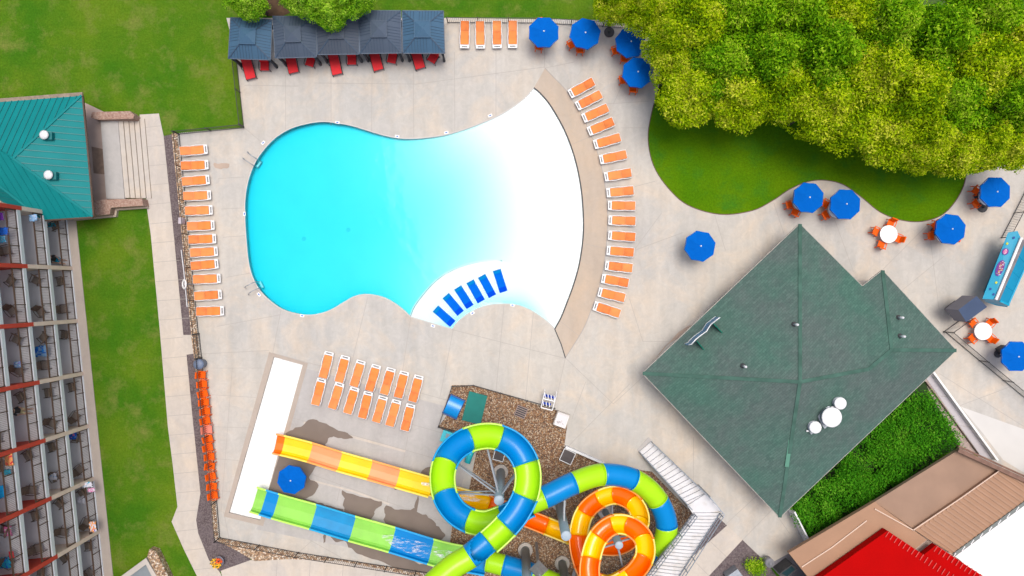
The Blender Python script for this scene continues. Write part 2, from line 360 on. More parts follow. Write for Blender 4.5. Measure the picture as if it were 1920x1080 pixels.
# beach strip
g = MB(); strip = list(beach_out)+[Vector((1052, 645))]+beach_in[:]
g.sheet([O(*p) for p in strip], DZ+0.006)
g.ribbon([O(*p) for p in beach_out], 0.05, DZ+0.010, 1)
g.ribbon([O(*p) for p in [(1060, 671), (1052, 645), (1040, 617)]], 0.07, DZ+0.012, 2)
g.ribbon([O(*p) for p in beach_in], 0.09, DZ+0.012, 2)
for i in range(3, len(beach_in)-2, 9):
    a = Vector(beach_in[i]); b = min(beach_out, key=lambda q: (q-a).length)
    if i % 2: g.ribbon([O(*a), O(*b)], 0.02, DZ+0.010, 1)
struct(g.build('pool_beach_strip', [M_tan, M_joint, M_darkgrey]))
# island lawn
g = MB(); isl = [O(*p) for p in island]+[O(*p) for p in [(1850, 262), (2100, 250), (2100, -200), (1236, -200), (1236, 48)]]
g.sheet(isl, 0.012); struct(g.build('island_lawn', M_grass2))
g = MB()
g.ribbon([O(*p) for p in island], 0.06, DZ+0.012, 0); struct(g.build('lawn_edging', mat('edging_soil', (0.16, 0.10, 0.06), 0.9, 0.3, 4)))
# coping ring and basin of the pool
def depth(p):
    e = dist_line(p, beach_in)
    edge = dist_line(p, pool_rest)
    t = max(0, min(1, (e-50)/400)); d_ = 0.012+0.40*t*t*(3-2*t)+0.06*max(0, (e-400)/220)
    d_ += 0.16*math.exp(-edge/16.0)*max(0, min(1, (e-200)/240))
    return d_
shelf_curve = catmull([(770, 594), (778, 575), (795, 552), (815, 530), (840, 512), (870, 499), (905, 491), (942, 489)], 4)
shelf_poly = [tuple(p) for p in shelf_curve]+[(1000, 520), (1040, 617)]+[tuple(p) for p in pool_arc[::-1]]+[(810, 606)]
def floor_depth(p):
    d_ = depth(p)
    if inside(p, shelf_poly):
        a = dist_line(p, pool_arc)
        d_ = 0.03+0.12*math.exp(-a/16.0)*max(0, min(1, (1040-p[0])/60))
    return d_
pts = [Vector((p[0], p[1])) for p in pool]; nb = len(pts)
edges = [(i, (i+1) % nb) for i in range(nb)]
sc = [Vector((p[0], p[1])) for p in shelf_curve[1:]]
o0 = len(pts); pts += sc; edges += [(0+o0+i, o0+i+1) for i in range(len(sc)-1)]
off = []
for i, p in enumerate(shelf_curve[1:-1], 1):
    t = (shelf_curve[i+1]-shelf_curve[i-1]).normalized(); q = p+Vector((t.y, -t.x))*1.6
    off.append(Vector((q.x, q.y)))
pts += off
yy = 160
while yy < 620:
    xx = 456
    while xx < 1096:
        p = (xx+random.uniform(-1, 1), yy+random.uniform(-1, 1))
        if inside(p, pool) and dist_line(p, pool+[pool[0]]) > 3 and dist_line(p, shelf_curve) > 4: pts.append(Vector(p))
        xx += 9
    yy += 9
cv, ce, cf, *_ = delaunay_2d_cdt(pts, edges, [list(range(nb))], 1, 1e-5)
def orient(vs, f):
    a, b, c_ = (Vector((vs[i][0], vs[i][1], 0)) for i in f[:3])
    return list(f) if (b-a).cross(c_-a).z > 0 else list(f)[::-1]
WZ = 0.0
g = MB(); fv = []
for p in cv:
    q = O(p.x, p.y); dd = floor_depth((p.x, p.y)); fv.append((q.x, q.y, WZ-dd))
ff = [orient(fv, f) for f in cf]
g.add(fv, ff, 0)
tile = 1
for i in range(nb):     # side walls
    a, b = cv[i], cv[(i+1) % nb]; A = O(a.x, a.y); B = O(b.x, b.y)
    za, zb = fv[i][2], fv[(i+1) % nb][2]
    g.add([(A.x, A.y, za), (B.x, B.y, zb), (B.x, B.y, DZ), (A.x, A.y, DZ)], [(0, 1, 2, 3)], 0)
M_pool = mat('pool_plaster', (0.86, 0.88, 0.88), 0.6, 0.03, 0.6)
basin = g.build('pool_basin', [M_pool], smooth=False); struct(basin)
# water body: clear, absorbs red
def water_mat(name, dens, colr=(0.0, 0.925, 0.98)):
    m = bpy.data.materials.new(name); m.use_nodes = True; n = m.node_tree.nodes; L = m.node_tree.links
    n.remove(n['Principled BSDF']); out = n['Material Output']
    tr = n.new('ShaderNodeBsdfTransparent'); gl = n.new('ShaderNodeBsdfGlossy'); gl.inputs['Roughness'].default_value = 0.05
    fr = n.new('ShaderNodeFresnel'); fr.inputs['IOR'].default_value = 1.20
    mx = n.new('ShaderNodeMixShader'); L.new(fr.outputs[0], mx.inputs[0]); L.new(tr.outputs[0], mx.inputs[1]); L.new(gl.outputs[0], mx.inputs[2])
    tc = n.new('ShaderNodeTexCoord'); nz = n.new('ShaderNodeTexNoise'); nz.inputs['Scale'].default_value = 1.3; nz.inputs['Detail'].default_value = 3
    L.new(tc.outputs['Object'], nz.inputs['Vector']); bp = n.new('ShaderNodeBump'); bp.inputs['Strength'].default_value = 0.25; bp.inputs['Distance'].default_value = 0.05
    L.new(nz.outputs['Fac'], bp.inputs['Height']); L.new(bp.outputs['Normal'], gl.inputs['Normal'])
    L.new(mx.outputs[0], out.inputs['Surface'])
    va = n.new('ShaderNodeVolumeAbsorption'); va.inputs['Color'].default_value = (*colr, 1); va.inputs['Density'].default_value = dens
    L.new(va.outputs[0], out.inputs['Volume']); return m
g = MB()
top = [(x, y, WZ) for x, y, z in fv]; bot = [(x, y, min(z-0.03, WZ-0.04)) for x, y, z in fv]
g.add(top, ff, 0); g.add(bot, [f[::-1] for f in ff], 0)
g.v = [tuple(v) for v in g.v]; nv = len(fv)
for i in range(nb): j = (i+1) % nb; g.f.append([i, j, nv+j, nv+i][::-1]); g.m.append(0)
struct(g.build('pool_water', water_mat('pool_water', 3.9)))
g = MB(); g.ribbon([O(*p) for p in shelf_curve], 0.05, WZ-0.05, 0); g.ribbon([O(p[0]-1.6, p[1]-1.6) for p in shelf_curve], 0.05, WZ-0.049, 1)
struct(g.build('shelf_edge_tiles', [M_darkgrey, M_white]))
g = MB(); rim = pool_rest+pool_shelf_low+pool_arc[1:]
g.ribbon([O(*p) for p in rim], 0.07, DZ+0.009, 0)
struct(g.build('pool_coping', mat('pale_coping', (0.56, 0.54, 0.52), 0.7, 0.08, 3)))
# slide landing basin
g = MB(); g.sheet([p for p in padw], -0.12)
n4 = 4
for i in range(4):
    a, b = padw[i], padw[(i+1) % 4]; g.add([(a.x, a.y, -0.12), (b.x, b.y, -0.12), (b.x, b.y, DZ), (a.x, a.y, DZ)], [(0, 1, 2, 3)])
struct(g.build('landing_basin', mat('white_plaster', (0.88, 0.88, 0.88), 0.6, 0.03, 1)))
g = MB(); outer = [(505, 660), (578, 681), (494, 986), (420, 968)]
g.prism([O(*p) for p in outer], DZ-0.02, DZ+0.014, 0, [padw]); struct(g.build('landing_coping', M_coping))
g = MB(); g.prism(padw, -0.14, -0.02); struct(g.build('landing_water', water_mat('landing_water', 0.05)))

# paths, beds
def poly_struct(name, pts_, z, m, joints=(), kind='structure', smooth=None):
    g = MB(); g.prism([O(*p) for p in pts_], -0.03, z)
    for a in joints: g.ribbon([O(*p) for p in a], 0.03, z+0.004, 1)
    return struct(g.build(name, [m, M_joint]), kind)
pl = [(262, 215), (275, 385), (283, 440), (300, 620), (315, 800), (324, 870), (333, 950), (322, 978), (345, 1030), (372, 1085), (400, 1140)]
pr = [(440, 1130), (412, 1072), (392, 1050), (372, 1000), (368, 975), (376, 925), (362, 790), (350, 665), (371, 662), (369, 628), (344, 628), (325, 430), (307, 255), (298, 213)]
jl = []
for k in range(26):
    y = 240+k*36
    xl = [a for a, b in zip(pl, pl[1:]) if a[1] <= y < b[1]]
    i = next((i for i in range(len(pl)-1) if pl[i][1] <= y < pl[i+1][1]), None)
    prs = sorted([p for p in pr if p[0] < 371 or p[1] > 900], key=lambda p: p[1])
    j = next((j for j in range(len(prs)-1) if prs[j][1] <= y-4 < prs[j+1][1]), None)
    if i is None or j is None: continue
    a = pl[i][0]+(pl[i+1][0]-pl[i][0])*(y-pl[i][1])/(pl[i+1][1]-pl[i][1]); b = prs[j][0]+(prs[j+1][0]-prs[j][0])*(y-4-prs[j][1])/(prs[j+1][1]-prs[j][1])
    jl.append([(a+1, y), (b-1, y-4)])
poly_struct('garden_path', pl+pr, 0.03, M_path, jl)
poly_struct('lower_path', [(414, 1070), (470, 1050), (540, 1038), (640, 1044), (740, 1058), (860, 1082), (900, 1200), (450, 1200)], 0.036, M_path, [[(520+k*62, 1052+k*2), (516+k*62, 1120)] for k in range(6)])
poly_struct('mulch_bed', [(307, 255), (333, 250), (352, 440), (372, 640), (374, 664), (397, 850), (410, 1008), (455, 1030), (472, 1052), (412, 1072), (392, 1050), (372, 1000), (368, 975), (376, 925), (362, 790), (350, 665), (344, 628), (325, 430)], 0.015, M_mulch)
poly_struct('river_rock_strip', [(322, 250), (336, 250), (354, 440), (374, 640), (386, 760), (400, 850), (412, 1008), (560, 1036), (836, 1078), (836, 1092), (640, 1052), (540, 1048), (478, 1052), (440, 1030), (404, 1012), (400, 1000), (392, 900), (386, 850), (374, 740), (360, 640), (341, 440)], 0.038, M_rock2, kind='stuff')
poly_struct('river_rock_yard', [(848, 722), (888, 722), (1066, 776), (1058, 838), (1135, 872), (1222, 884), (1295, 960), (1330, 955), (1330, 1200), (836, 1200), (836, 1078), (838, 1060), (848, 985), (878, 925), (893, 848), (822, 800)], 0.02, M_rock, kind='stuff')
poly_struct('stair_mulch_bed', [(1330, 955), (1363, 984), (1270, 1090), (1200, 1160), (1200, 1060)], 0.03, M_mulch)
poly_struct('service_path', [(1363, 985), (1392, 1012), (1310, 1100), (1270, 1150), (1180, 1150)], 0.035, M_path, [[(1333, 1016), (1362, 1044)], [(1300, 1050), (1328, 1078)]])
poly_struct('entry_mulch_bed', [(1392, 1012), (1440, 1058), (1500, 1140), (1270, 1150), (1310, 1100)], 0.03, M_mulch)
poly_struct('entry_slab', [(1440, 1056), (1479, 1035), (1530, 1080), (1500, 1120)], 0.045, mat('entry_grey', (0.20, 0.19, 0.21), 0.8, 0.15, 1))
poly_struct('hotel_base_strip', [(100, 398), (142, 404), (154, 520), (213, 1085), (222, 1170), (150, 1170)], 0.04, concrete_mat('base_concrete', (0.40, 0.35, 0.31), (0.43, 0.37, 0.32), (0.36, 0.31, 0.28), 0.08))
# patio east of the pavilion
poly_struct('patio', [(120, 190), (160, 193), (200, 212), (215, 400), (120, 410)], 0.03, mat('rose_concrete', (0.44, 0.34, 0.305), 0.85, 0.12, 1.2))
poly_struct('patio_paving', [(172, 275), (196, 280), (198, 327), (176, 325)], 0.038, mat('rose_brick_floor', (0.27, 0.19, 0.15), 0.85, 0.3, 2.5))
g = MB()
g.prism([O(*p) for p in [(194, 223), (226, 223), (239, 374), (205, 374)]], 0.0, 0.45)
struct(g.build('landing', M_cool))
g = MB()
for i in range(5):
    x0 = 226+i*9.2; z = 0.45-0.075*(i+1)
    g.prism([O(*p) for p in [(x0, 223), (x0+9.2, 223), (x0+22.2, 372), (x0+13, 372)]], -0.01, max(0.05, z))
    g.ribbon([O(x0+9.0, 223), O(x0+22.0, 372)], 0.035, max(0.05, z)+0.004, 1)
o = g.build('garden_steps', [M_path, mat('nosing', (0.20, 0.16, 0.12), 0.9)]); tag(o, 'broad concrete garden steps with dark nosings beside the teal roofed pavilion', 'steps')
M_brick = mat('brick', (0.36, 0.22, 0.17), 0.85, col2=(0.26, 0.145, 0.11), scale=3, scale2=9, col3=(0.42, 0.30, 0.24), bump=0.5, bscale=20)
def brick_wall(pts_, z, label, name='brick_wall', lim=None, holes=()):
    g = MB(); g.prism([O(*p) for p in pts_], -0.02, z); return tag(g.build(name, M_brick), label, 'wall')
brick_wall([(186, 216), (256, 214), (264, 221), (262, 228), (198, 230), (184, 226)], 1.05, 'low brick wall along the upper end of the garden steps')
brick_wall([(204, 377), (278, 375), (280, 388), (220, 392), (218, 404), (176, 408), (176, 380)], 1.0, 'stepped brick wall along the lower end of the garden steps')
g = MB(); g.prism([O(*p) for p in [(176, 408), (218, 404), (220, 392), (280, 388), (280, 391), (223, 395), (221, 407), (142, 414), (142, 410)]], -0.02, 0.3)
struct(g.build('garden_kerb', M_tan))
# planter enclosure bottom left
r = thing('walled_planter', 'concrete walled enclosure with rubble stone side at the lower end of the hotel lawn', 'planter', O(290, 1065, 0))
L0 = O(290, 1065, 0)
def rel(pts_): return [O(*p)-L0 for p in pts_]
g = MB(); g.prism(rel([(282, 1040), (222, 1084), (180, 1160), (340, 1160), (318, 1100)]), -0.02, 0.75, 0, [rel([(282, 1052), (240, 1083), (215, 1150), (318, 1150), (305, 1098)])]); g.build('rim', M_path, r)
g = MB(); g.prism(rel([(282, 1052), (240, 1083), (215, 1150), (318, 1150), (305, 1098)]), -0.02, 0.45); g.build('tank_floor', mat('wet_grey', (0.25, 0.29, 0.32), 0.3, 0.15, 1), r)
g = MB(); g.prism(rel([(288, 1024), (284, 1037), (345, 1160), (365, 1160), (300, 1028)]), -0.02, 0.7); g.build('stone_side', M_rock2, r)
# ---------------------------------------------------------------- hotel
F0 = O(137, 503); uax = Vector((51, -493, 0)).normalized(); nax = Vector((-uax.y, uax.x, 0))   # uax runs down the facade, nax points outward
if nax.x < 0: nax = -nax
HR = math.atan2(uax.y, uax.x)
def H(u, n, z): return F0+uax*u+nax*n+Vector((0, 0, z))
BAY = 3.715; FL = 3.0; NB = 8; NF = 5
hotel = thing('hotel', 'white hotel with stacked balconies, peach and red partition walls and bronze railings', 'hotel', H(0, 0, 0))
HL = Vector(hotel.location)
def hb(mb, u0, u1, n0, n1, z0, z1, m=0):
    c = H((u0+u1)/2, (n0+n1)/2, (z0+z1)/2)-HL
    mb.box(c, (u1-u0, n1-n0, z1-z0), HR, m)
M_slab = mat('slab_edge_paint', (0.66, 0.70, 0.74), 0.6, 0.10, 0.8)
M_floor = mat('balcony_floor', (0.75, 0.74, 0.77), 0.75, 0.10, 0.9)
M_peach = mat('peach_stucco', (0.80, 0.63, 0.53), 0.8, 0.08, 1.5)
M_redst = mat('red_stucco', (0.60, 0.055, 0.03), 0.75, 0.12, 0.7)
M_wallH = mat('hotel_wall', (0.78, 0.74, 0.72), 0.85, 0.1, 1)
U0, U1 = -BAY, BAY*(NB-1)
for k in range(NF+1):
    zt = 0.12+FL*k
    g = MB(); hb(g, U0, U1, -2.2, -0.03, zt-(0.36 if k else 0.12), zt-0.004, 0); hb(g, U0+.01, U1-.01, -2.18, -0.2, zt-0.02, zt, 1)
    g.build('floor_slab', [M_slab, M_floor], hotel)
g = MB(); hb(g, U0, U1, -12, -2.0, 0, FL*(NF+1)); g.build('wall', M_wallH, hotel)
g = MB(); hb(g, U0-0.4, U1+0.4, -12.4, 0.5, FL*(NF+1)+0.01, FL*(NF+1)+0.4); g.build('roof', M_wallH, hotel)
for i in range(NB+1):
    u = U0+i*BAY
    g = MB(); hb(g, u-0.13, u+0.13, -2.1, 0.0, 0, 5.62, 0); hb(g, u-0.13, u+0.13, -2.1, 0.0, 5.62, FL*(NF+1), 1)
    g.build('partition_wall', [M_peach, M_redst], hotel)
doorme = None; railme = None
for k in range(NF):
    for i in range(NB):
        u = U0+i*BAY; zt = 0.12+FL*k
        if railme is None:
            g = MB()
            L_ = BAY-0.28; z1 = 1.12
            def rb(x0, x1, z0, z1_, wd, m=0): g.box(((x0+x1)/2, 0, (z0+z1_)/2), (x1-x0, wd, z1_-z0), 0, m)
            rb(0, L_, z1-0.05, z1, 0.09); rb(0, L_, 0.08, 0.12, 0.05)
            x = 0.06
            while x < L_: rb(x, x+0.014, 0.12, z1-0.05, 0.014, 1); x += 0.105
            for q in (0.0, L_*0.34, L_*0.66, L_-0.05): rb(q, q+0.05, 0, z1+0.02, 0.055)
            ro = g.build('railing', [M_brown, mat('baluster', (0.16, 0.12, 0.10), 0.5, 0.1)], hotel); railme = ro
            g = MB(); g.box((0, 0, 1.05), (2.0, 0.06, 2.1), 0, 0); g.box((0, 0.04, 1.05), (0.07, 0.04, 2.1), 0, 1); g.box((-1.0, 0.04, 1.05), (0.07, 0.05, 2.14), 0, 1); g.box((1.0, 0.04, 1.05), (0.07, 0.05, 2.14), 0, 1)
            do_ = g.build('sliding_door', [M_glass, M_slab], hotel); doorme = do_
        else:
            ro = railme.copy(); C.objects.link(ro); do_ = doorme.copy(); C.objects.link(do_)
        ro.location = H(u+0.14, -0.10, zt)-HL; ro.rotation_euler = (0, 0, HR)
        do_.location = H(u+BAY/2, -1.96, zt)-HL; do_.rotation_euler = (0, 0, HR+math.pi)
def onscreen(v, mar=12):
    s = PX*(CAM_H-v.z)/CAM_H
    x = v.x/s+960; y = 540-v.y/s
    return -mar < x < 1920+mar and -mar < y < 1080+mar
# balcony chairs
M_wick = mat('brown_wicker', (0.20, 0.135, 0.10), 0.8, 0.45, 9)
M_wick2 = mat('taupe_mesh', (0.30, 0.25, 0.22), 0.8, 0.3, 9)
def balcony_chair():
    t = thing('balcony_chair', 'x', 'chair', (0, 0, 0), 0, 'brown patio chairs on the hotel balconies')
    g = MB(); g.box((0, 0, 0.40), (0.52, 0.50, 0.05)); g.build('seat', M_wick2, t)
    g = MB(); g.box((0, -0.29, 0.70), (0.50, 0.05, 0.60), 0, 0, ('X', 0.28)); g.build('backrest', M_wick, t)
    for s in (-1, 1):
        g = MB(); g.tube([(s*0.29, -0.30, 0.66), (s*0.30, 0, 0.64), (s*0.29, 0.25, 0.60), (s*0.28, 0.27, 0)], 0.022, 6); g.build('armrest', M_brown, t)
        g = MB(); g.tube([(s*0.27, -0.24, 0.42), (s*0.29, -0.34, 0)], 0.02, 6); g.build('leg', M_brown, t)
    return t
FN = ['ground', 'second', 'third', 'fourth', 'fifth']
bc = balcony_chair(); used = False
rnd = random.Random(3)
for k in range(NF):
    for i in range(NB):
        for e, fr in ((0, 0.20), (1, 0.74)):
            u = U0+(i+fr)*BAY+rnd.uniform(-0.12, 0.16); z = 0.12+FL*k
            if i == 0 and k > 0 and e == 0: continue
            if rnd.random() < 0.08: continue
            rz = HR+math.pi*(1 if e else 0)+rnd.uniform(-0.7, 0.7)+(math.pi/2*rnd.choice((-0.3, 0.3)))
            p = H(u, -0.72+rnd.uniform(-0.1, 0.12), z)
            if not onscreen(p, 4): continue
            place(bc, used, p, rz+math.pi, 'brown chair, %s end of the %s-floor balcony, %s bay below the teal roof' % (('lower' if e else 'upper'), FN[k], ORD[i]), 'brown patio chairs on the hotel balconies'); used = True
# towels and beach things on the balconies
def crumple(name, p, size, colr, label, cat, seed=0, flat=0.5, rz=0.0):
    rd = random.Random(seed); g = MB(); n = 9
    cols = colr if isinstance(colr, list) else [colr]
    vs = []
    for j in range(n):
        for i in range(n):
            x = (i/(n-1)-.5)*size[0]; y = (j/(n-1)-.5)*size[1]
            f = 1-0.35*((2*i/(n-1)-1)**2+(2*j/(n-1)-1)**2)/2
            q = noise.noise(Vector((i*0.9+seed*3.1, j*0.9, 0)))
            vs.append((x*(0.8+0.3*rd.random()), y*(0.8+0.3*rd.random()), 0.06+flat*0.3*f+q*0.10))
    g.v = vs
    for j in range(n-1):
        for i in range(n-1):
            a = j*n+i; g.f.append([a, a+1, a+n+1, a+n]); g.m.append(int((noise.noise(Vector((i*0.7+seed, j*0.7, 5)))+1)*0.5*len(cols)*0.999) if len(cols) > 1 else 0)
    me = [mat('cloth_%d_%d_%d' % tuple(int(q*99) for q in c), c, 0.8, 0.15, 8) for c in cols]
    o = g.build(name, me, smooth=True); md = o.modifiers.new('thick', 'SOLIDIFY'); md.thickness = 0.03
    o.location = p; o.rotation_euler = (0, 0, rz); return tag(o, label, cat, None)
CY = (0.02, 0.42, 0.62); LB = (0.25, 0.45, 0.72); BL = (0.01, 0.14, 0.66); PK = (0.75, 0.20, 0.45); WH = (0.72, 0.72, 0.80); OR = (0.85, 0.35, 0.12); RD = (0.72, 0.03, 0.05); PU = (0.25, 0.05, 0.5)
for q, (x, y, h, sz, col_, lab, nm) in enumerate([
    (64, 409, 4.3, (0.45, 0.55), [LB, LB, WH], 'light blue towel bundled on the railing just below the teal roof', 'towel'),
    (9, 434, 7.1, (0.5, 0.6), BL, 'deep blue bag on a high balcony near the left picture edge', 'bag'),
    (7, 449, 7.1, (0.45, 0.4), [CY, LB], 'cyan towel lying beside the deep blue bag', 'towel'),
    (4, 406, 7.0, (0.5, 0.3), PU, 'purple towel under the red wall at the left picture edge', 'towel'),
    (100, 422, 0.7, (0.28, 0.7), [CY, (0.1, 0.1, 0.12)], 'teal towel over the chair on the ground balcony below the teal roof', 'towel'),
    (78, 658, 3.65, (0.75, 0.95), [BL, LB, BL, (0.02, 0.30, 0.85)], 'bright blue patterned pool towel heaped on a second-floor balcony', 'towel'),
    (137, 817, 0.9, (0.5, 0.7), [LB, BL, PK], 'blue and pink beach bag beside a peach partition wall', 'bag'),
    (165, 908, 1.25, (0.40, 0.75), [CY, WH, CY], 'cyan and white towel hanging over the ground-floor railing', 'towel'),
    (173, 918, 1.15, (0.30, 0.5), [PK, WH], 'pink towel beside the cyan one on the ground-floor railing', 'towel'),
    (176, 987, 1.2, (0.75, 0.5), [PK, OR, WH, PU], 'pink, orange and white beach towels heaped at the lowest peach wall', 'towel'),
    (153, 937, 0.6, (0.55, 0.6), WH, 'white plastic bag on a ground-floor balcony chair', 'bag'),
    (101, 893, 3.65, (0.5, 0.5), [WH, WH, LB], 'white towel over a second-floor balcony chair', 'towel'),
    (35, 683, 6.8, (0.42, 0.45), [WH, LB, PU], 'white and blue bag on a third-floor balcony chair', 'bag'),
    (19, 862, 9.3, (0.75, 0.55), [RD, OR, RD], 'red swim towel over the railing at the left picture edge', 'towel'),
    (16, 884, 9.3, (0.32, 0.40), CY, 'small cyan towel below the red swim towel', 'towel'),
    (4, 921, 9.7, (0.8, 0.55), (0.0, 0.38, 0.85), 'bright blue inflatable float on an upper balcony', 'float'),
    (17, 995, 9.7, (0.6, 0.5), [WH, PK, OR], 'white and coral towel on an upper balcony chair', 'towel'),
    (12, 1054, 9.6, (0.7, 0.65), [BL, CY, BL], 'blue and cyan towels heaped low on an upper balcony', 'towel'),
    (24, 1039, 9.6, (0.45, 0.3), RD, 'red cloth beside the blue and cyan towels', 'towel')]):
    crumple(nm, G(x, y, h), sz, col_, lab, 'towel' if nm == 'towel' else nm, q, 0.35, HR)
# people: one skinned body each
SKIN = mat('skin', (0.56, 0.33, 0.23), 0.6, 0.08, 5)
def person(loc, rz, label, shirt, shorts, hairc):
    r = thing('person', label, 'person', loc, rz)
    V = [(0, 0, .48), (0, -.05, .62), (0, -.10, .82), (0, -.13, .99), (0, -.11, 1.08), (0, -.09, 1.17), (0, -.08, 1.27)]
    rad = [.15, .13, .15, .09, .055, .095, .075]; E = [(i, i+1) for i in range(6)]
    def ch(pts_, rs, root):
        b = len(V); V.extend(pts_); rad.extend(rs); E.append((root, b)); E.extend((b+i, b+i+1) for i in range(len(pts_)-1)); return len(V)-1
    for s in (-1, 1):
        ch([(s*.10, .05, .47), (s*.13, .42, .50), (s*.13, .47, .08), (s*.14, .60, .04)], [.10, .062, .045, .035], 0)
        h = ch([(s*.18, -.12, .97), (s*.26, .04, .76), (s*.17, .25, .70), (s*.14, .32, .69)], [.055, .042, .030, .028], 3)
        for f in range(4): ch([(s*(.17-.02*f), .37, .685), (s*(.17-.02*f), .415-.006*abs(f-1.5), .665)], [.009, .008], h)
        ch([(s*.11, .35, .70), (s*.095, .38, .69)], [.010, .009], h)
    me = bpy.data.meshes.new('body'); me.from_pydata(V, E, []); me.update()
    o = bpy.data.objects.new('body', me); C.objects.link(o); o.parent = r; me.materials.append(SKIN)
    sk = o.modifiers.new('skin', 'SKIN'); ly = me.skin_vertices[0] if me.skin_vertices else None
    if ly is None:
        bpy.context.view_layer.objects.active = o; ly = me.skin_vertices[0] if me.skin_vertices else None
    if ly:
        for i, q in enumerate(rad): ly.data[i].radius = (q, q)
        ly.data[0].use_root = True
    ss = o.modifiers.new('sub', 'SUBSURF'); ss.levels = ss.render_levels = 2
    g = MB(); g.tube([(0, -.01, .52), (0, -.06, .68), (0, -.10, .84), (0, -.125, .97), (0, -.12, 1.03)], [.175, .165, .19, .17, .085], 14)
    for s in (-1, 1): g.tube([(s*.13, -.12, .97), (s*.21, -.05, .87), (s*.25, .02, .79)], [.075, .065, .058], 10)
    g.build('shirt', shirt, r, True)
    g = MB(); g.tube([(0, -.05, .42), (0, 0, .5), (0, -.02, .58)], [.16, .185, .175], 12)
    for s in (-1, 1): g.tube([(s*.09, .02, .48), (s*.12, .22, .49), (s*.13, .36, .50)], [.115, .10, .085], 10)
    g.build('shorts', shorts, r, True)
    g = MB(); g.lathe((0, -.105, 1.20), [(.112, -.06), (.118, 0), (.105, .07), (.06, .125), (0, .14)], 14); g.build('hair', hairc, r, True)
    g = MB(); g.tube([(0, .005, 1.20), (0, .03, 1.175), (0, .005, 1.165)], [.012, .016, .01], 6); g.build('nose', SKIN, r, True)
    return r
person(H(-0.72, -0.85, 0.12), HR-0.5, 'person in black top and teal shorts sitting on the top ground-floor balcony', M_black, mat('teal_shorts', (0.0, 0.26, 0.42), 0.8), mat('auburn_hair', (0.30, 0.09, 0.04), 0.7))
person(G(39, 769, 6.5)-Vector((0, 0, 0.4)), HR-0.3, 'person in a black top with pale shorts sitting on a third-floor balcony', M_black, mat('pale_shorts', (0.60, 0.55, 0.33), 0.8), mat('dark_hair', (0.06, 0.03, 0.02), 0.7))

# ---------------------------------------------------------------- teal roofed pavilion
M_teal = mat('teal_metal_roof', (0.004, 0.215, 0.225), 0.55, 0.10, 0.7, spec=0.15)
M_teal2 = mat('teal_seam', (0.003, 0.145, 0.155), 0.45)
pav = thing('pavilion', 'pavilion with teal standing seam metal hip roof beside the hotel', 'building', O(60, 300)); PL = O(60, 300)
eN, eS, ap, ap2 = G(153, 179, 3.0), G(174, 406, 3.0), G(25, 297, 4.6), G(-140, 255, 4.6)
eW, eSW, v0, v1 = G(-160, 203, 3.0), G(81, 412, 3.0), G(0, 346, 4.05), G(-120, 275, 4.6)
def rayplane(x, y, p0, p1, p2):
    nn = (p1-p0).cross(p2-p0); o_ = Vector((0, 0, CAM_H)); dr = G(x, y, 0)-o_; return o_+dr*((p0-o_).dot(nn)/dr.dot(nn))
ap2 = rayplane(-140, 207, eN, eW, ap); v0 = rayplane(-40, 318, eS, ap, eSW); ap3 = rayplane(-40, 261, eS, ap, eSW)
f_n = [eN, ap, ap2, eW]; f_e = [eS, ap, eN]; f_s = [eSW, v0, ap3, ap, eS]; f_w = [eSW, G(60, 402, 3.0), rayplane(-60, 375, eSW, G(60, 402, 3.0), v0), v0]
for f, sd, nm in ((f_n, G(153, 179, 3)-G(40, 330, 3), 'a'), ([eS, ap, eN], Vector((1, -0.02, 0)), 'b'), (f_s, Vector((0.35, -1, 0)), 'c'), (f_w, Vector((1, 0.03, 0)), 'd')):
    if nm == 'a': sd = Vector((-0.15, 1, 0)).normalized(); sd = Vector((0.17, 1, 0))
    f = [p-PL for p in f]
    c0 = (f[1]-f[0]).cross(f[2]-f[0])
    if c0.z < 0: f = f[::-1]
    g = MB(); g.add(f, [tuple(range(len(f)))], 0); seams(g, f, sd, 0.44 if nm in 'bd' else 0.42, 0.035, 0.05, 1 if nm != 'c' else 0)
    o = g.build('roof_slope', [M_teal, M_teal2], pav)
g = MB(); 
for a, b in ((eN, ap), (ap, eS), (ap, ap2), (eSW, v0)): g.bar(a-PL+Vector((0, 0, .04)), b-PL+Vector((0, 0, .04)), 0.14, 0.05)
g.build('ridge_cap', M_teal, pav)
g = MB(); g.bar(eW-PL+Vector((0, .10, -.06)), eN-PL+Vector((.05, .10, -.06)), 0.24, 0.14); g.build('gutter', mat('tan_gutter', (0.30, 0.235, 0.18), 0.7, 0.35, 3), pav)
g = MB(); g.bar(eN-PL+Vector((.05, 0, -.07)), eS-PL+Vector((.05, 0, -.07)), 0.10, 0.14, 0)
g.bar(eSW-PL+Vector((0, -.05, -.07)), eS-PL+Vector((0, -.05, -.07)), 0.10, 0.14, 0); g.build('fascia', M_brown, pav)
g = MB(); g.prism([p-PL for p in [O(-150, 215), O(105, 198), O(118, 395), O(112, 400), O(-60, 385)]], 0, 2.9); g.build('wall', M_brick, pav)
M_vent = mat('vent_white', (0.72, 0.73, 0.76), 0.35, 0.08, 5)
for (x, y, h, lab) in ((83, 253, 4.2, 'round white roof vent near the upper hip of the teal roof'), (91, 328, 4.2, 'round white roof vent close to the lower hip of the teal roof')):
    t = thing('roof_vent', lab, 'vent', G(x, y, h)+Vector((0, 0, -0.35)), 0, 'round vents on the teal roof')
    g = MB(); g.box((0.12, -0.03, 0.08), (0.62, 0.5, 0.30)); g.build('curb', M_teal2, t)
    g = MB(); g.lathe((0, 0, 0), [(0.17, 0), (0.17, 0.32), (0.29, 0.34), (0.31, 0.40), (0.24, 0.47), (0.12, 0.52), (0, 0.53)], 20); g.build('cap', M_vent, t, True)

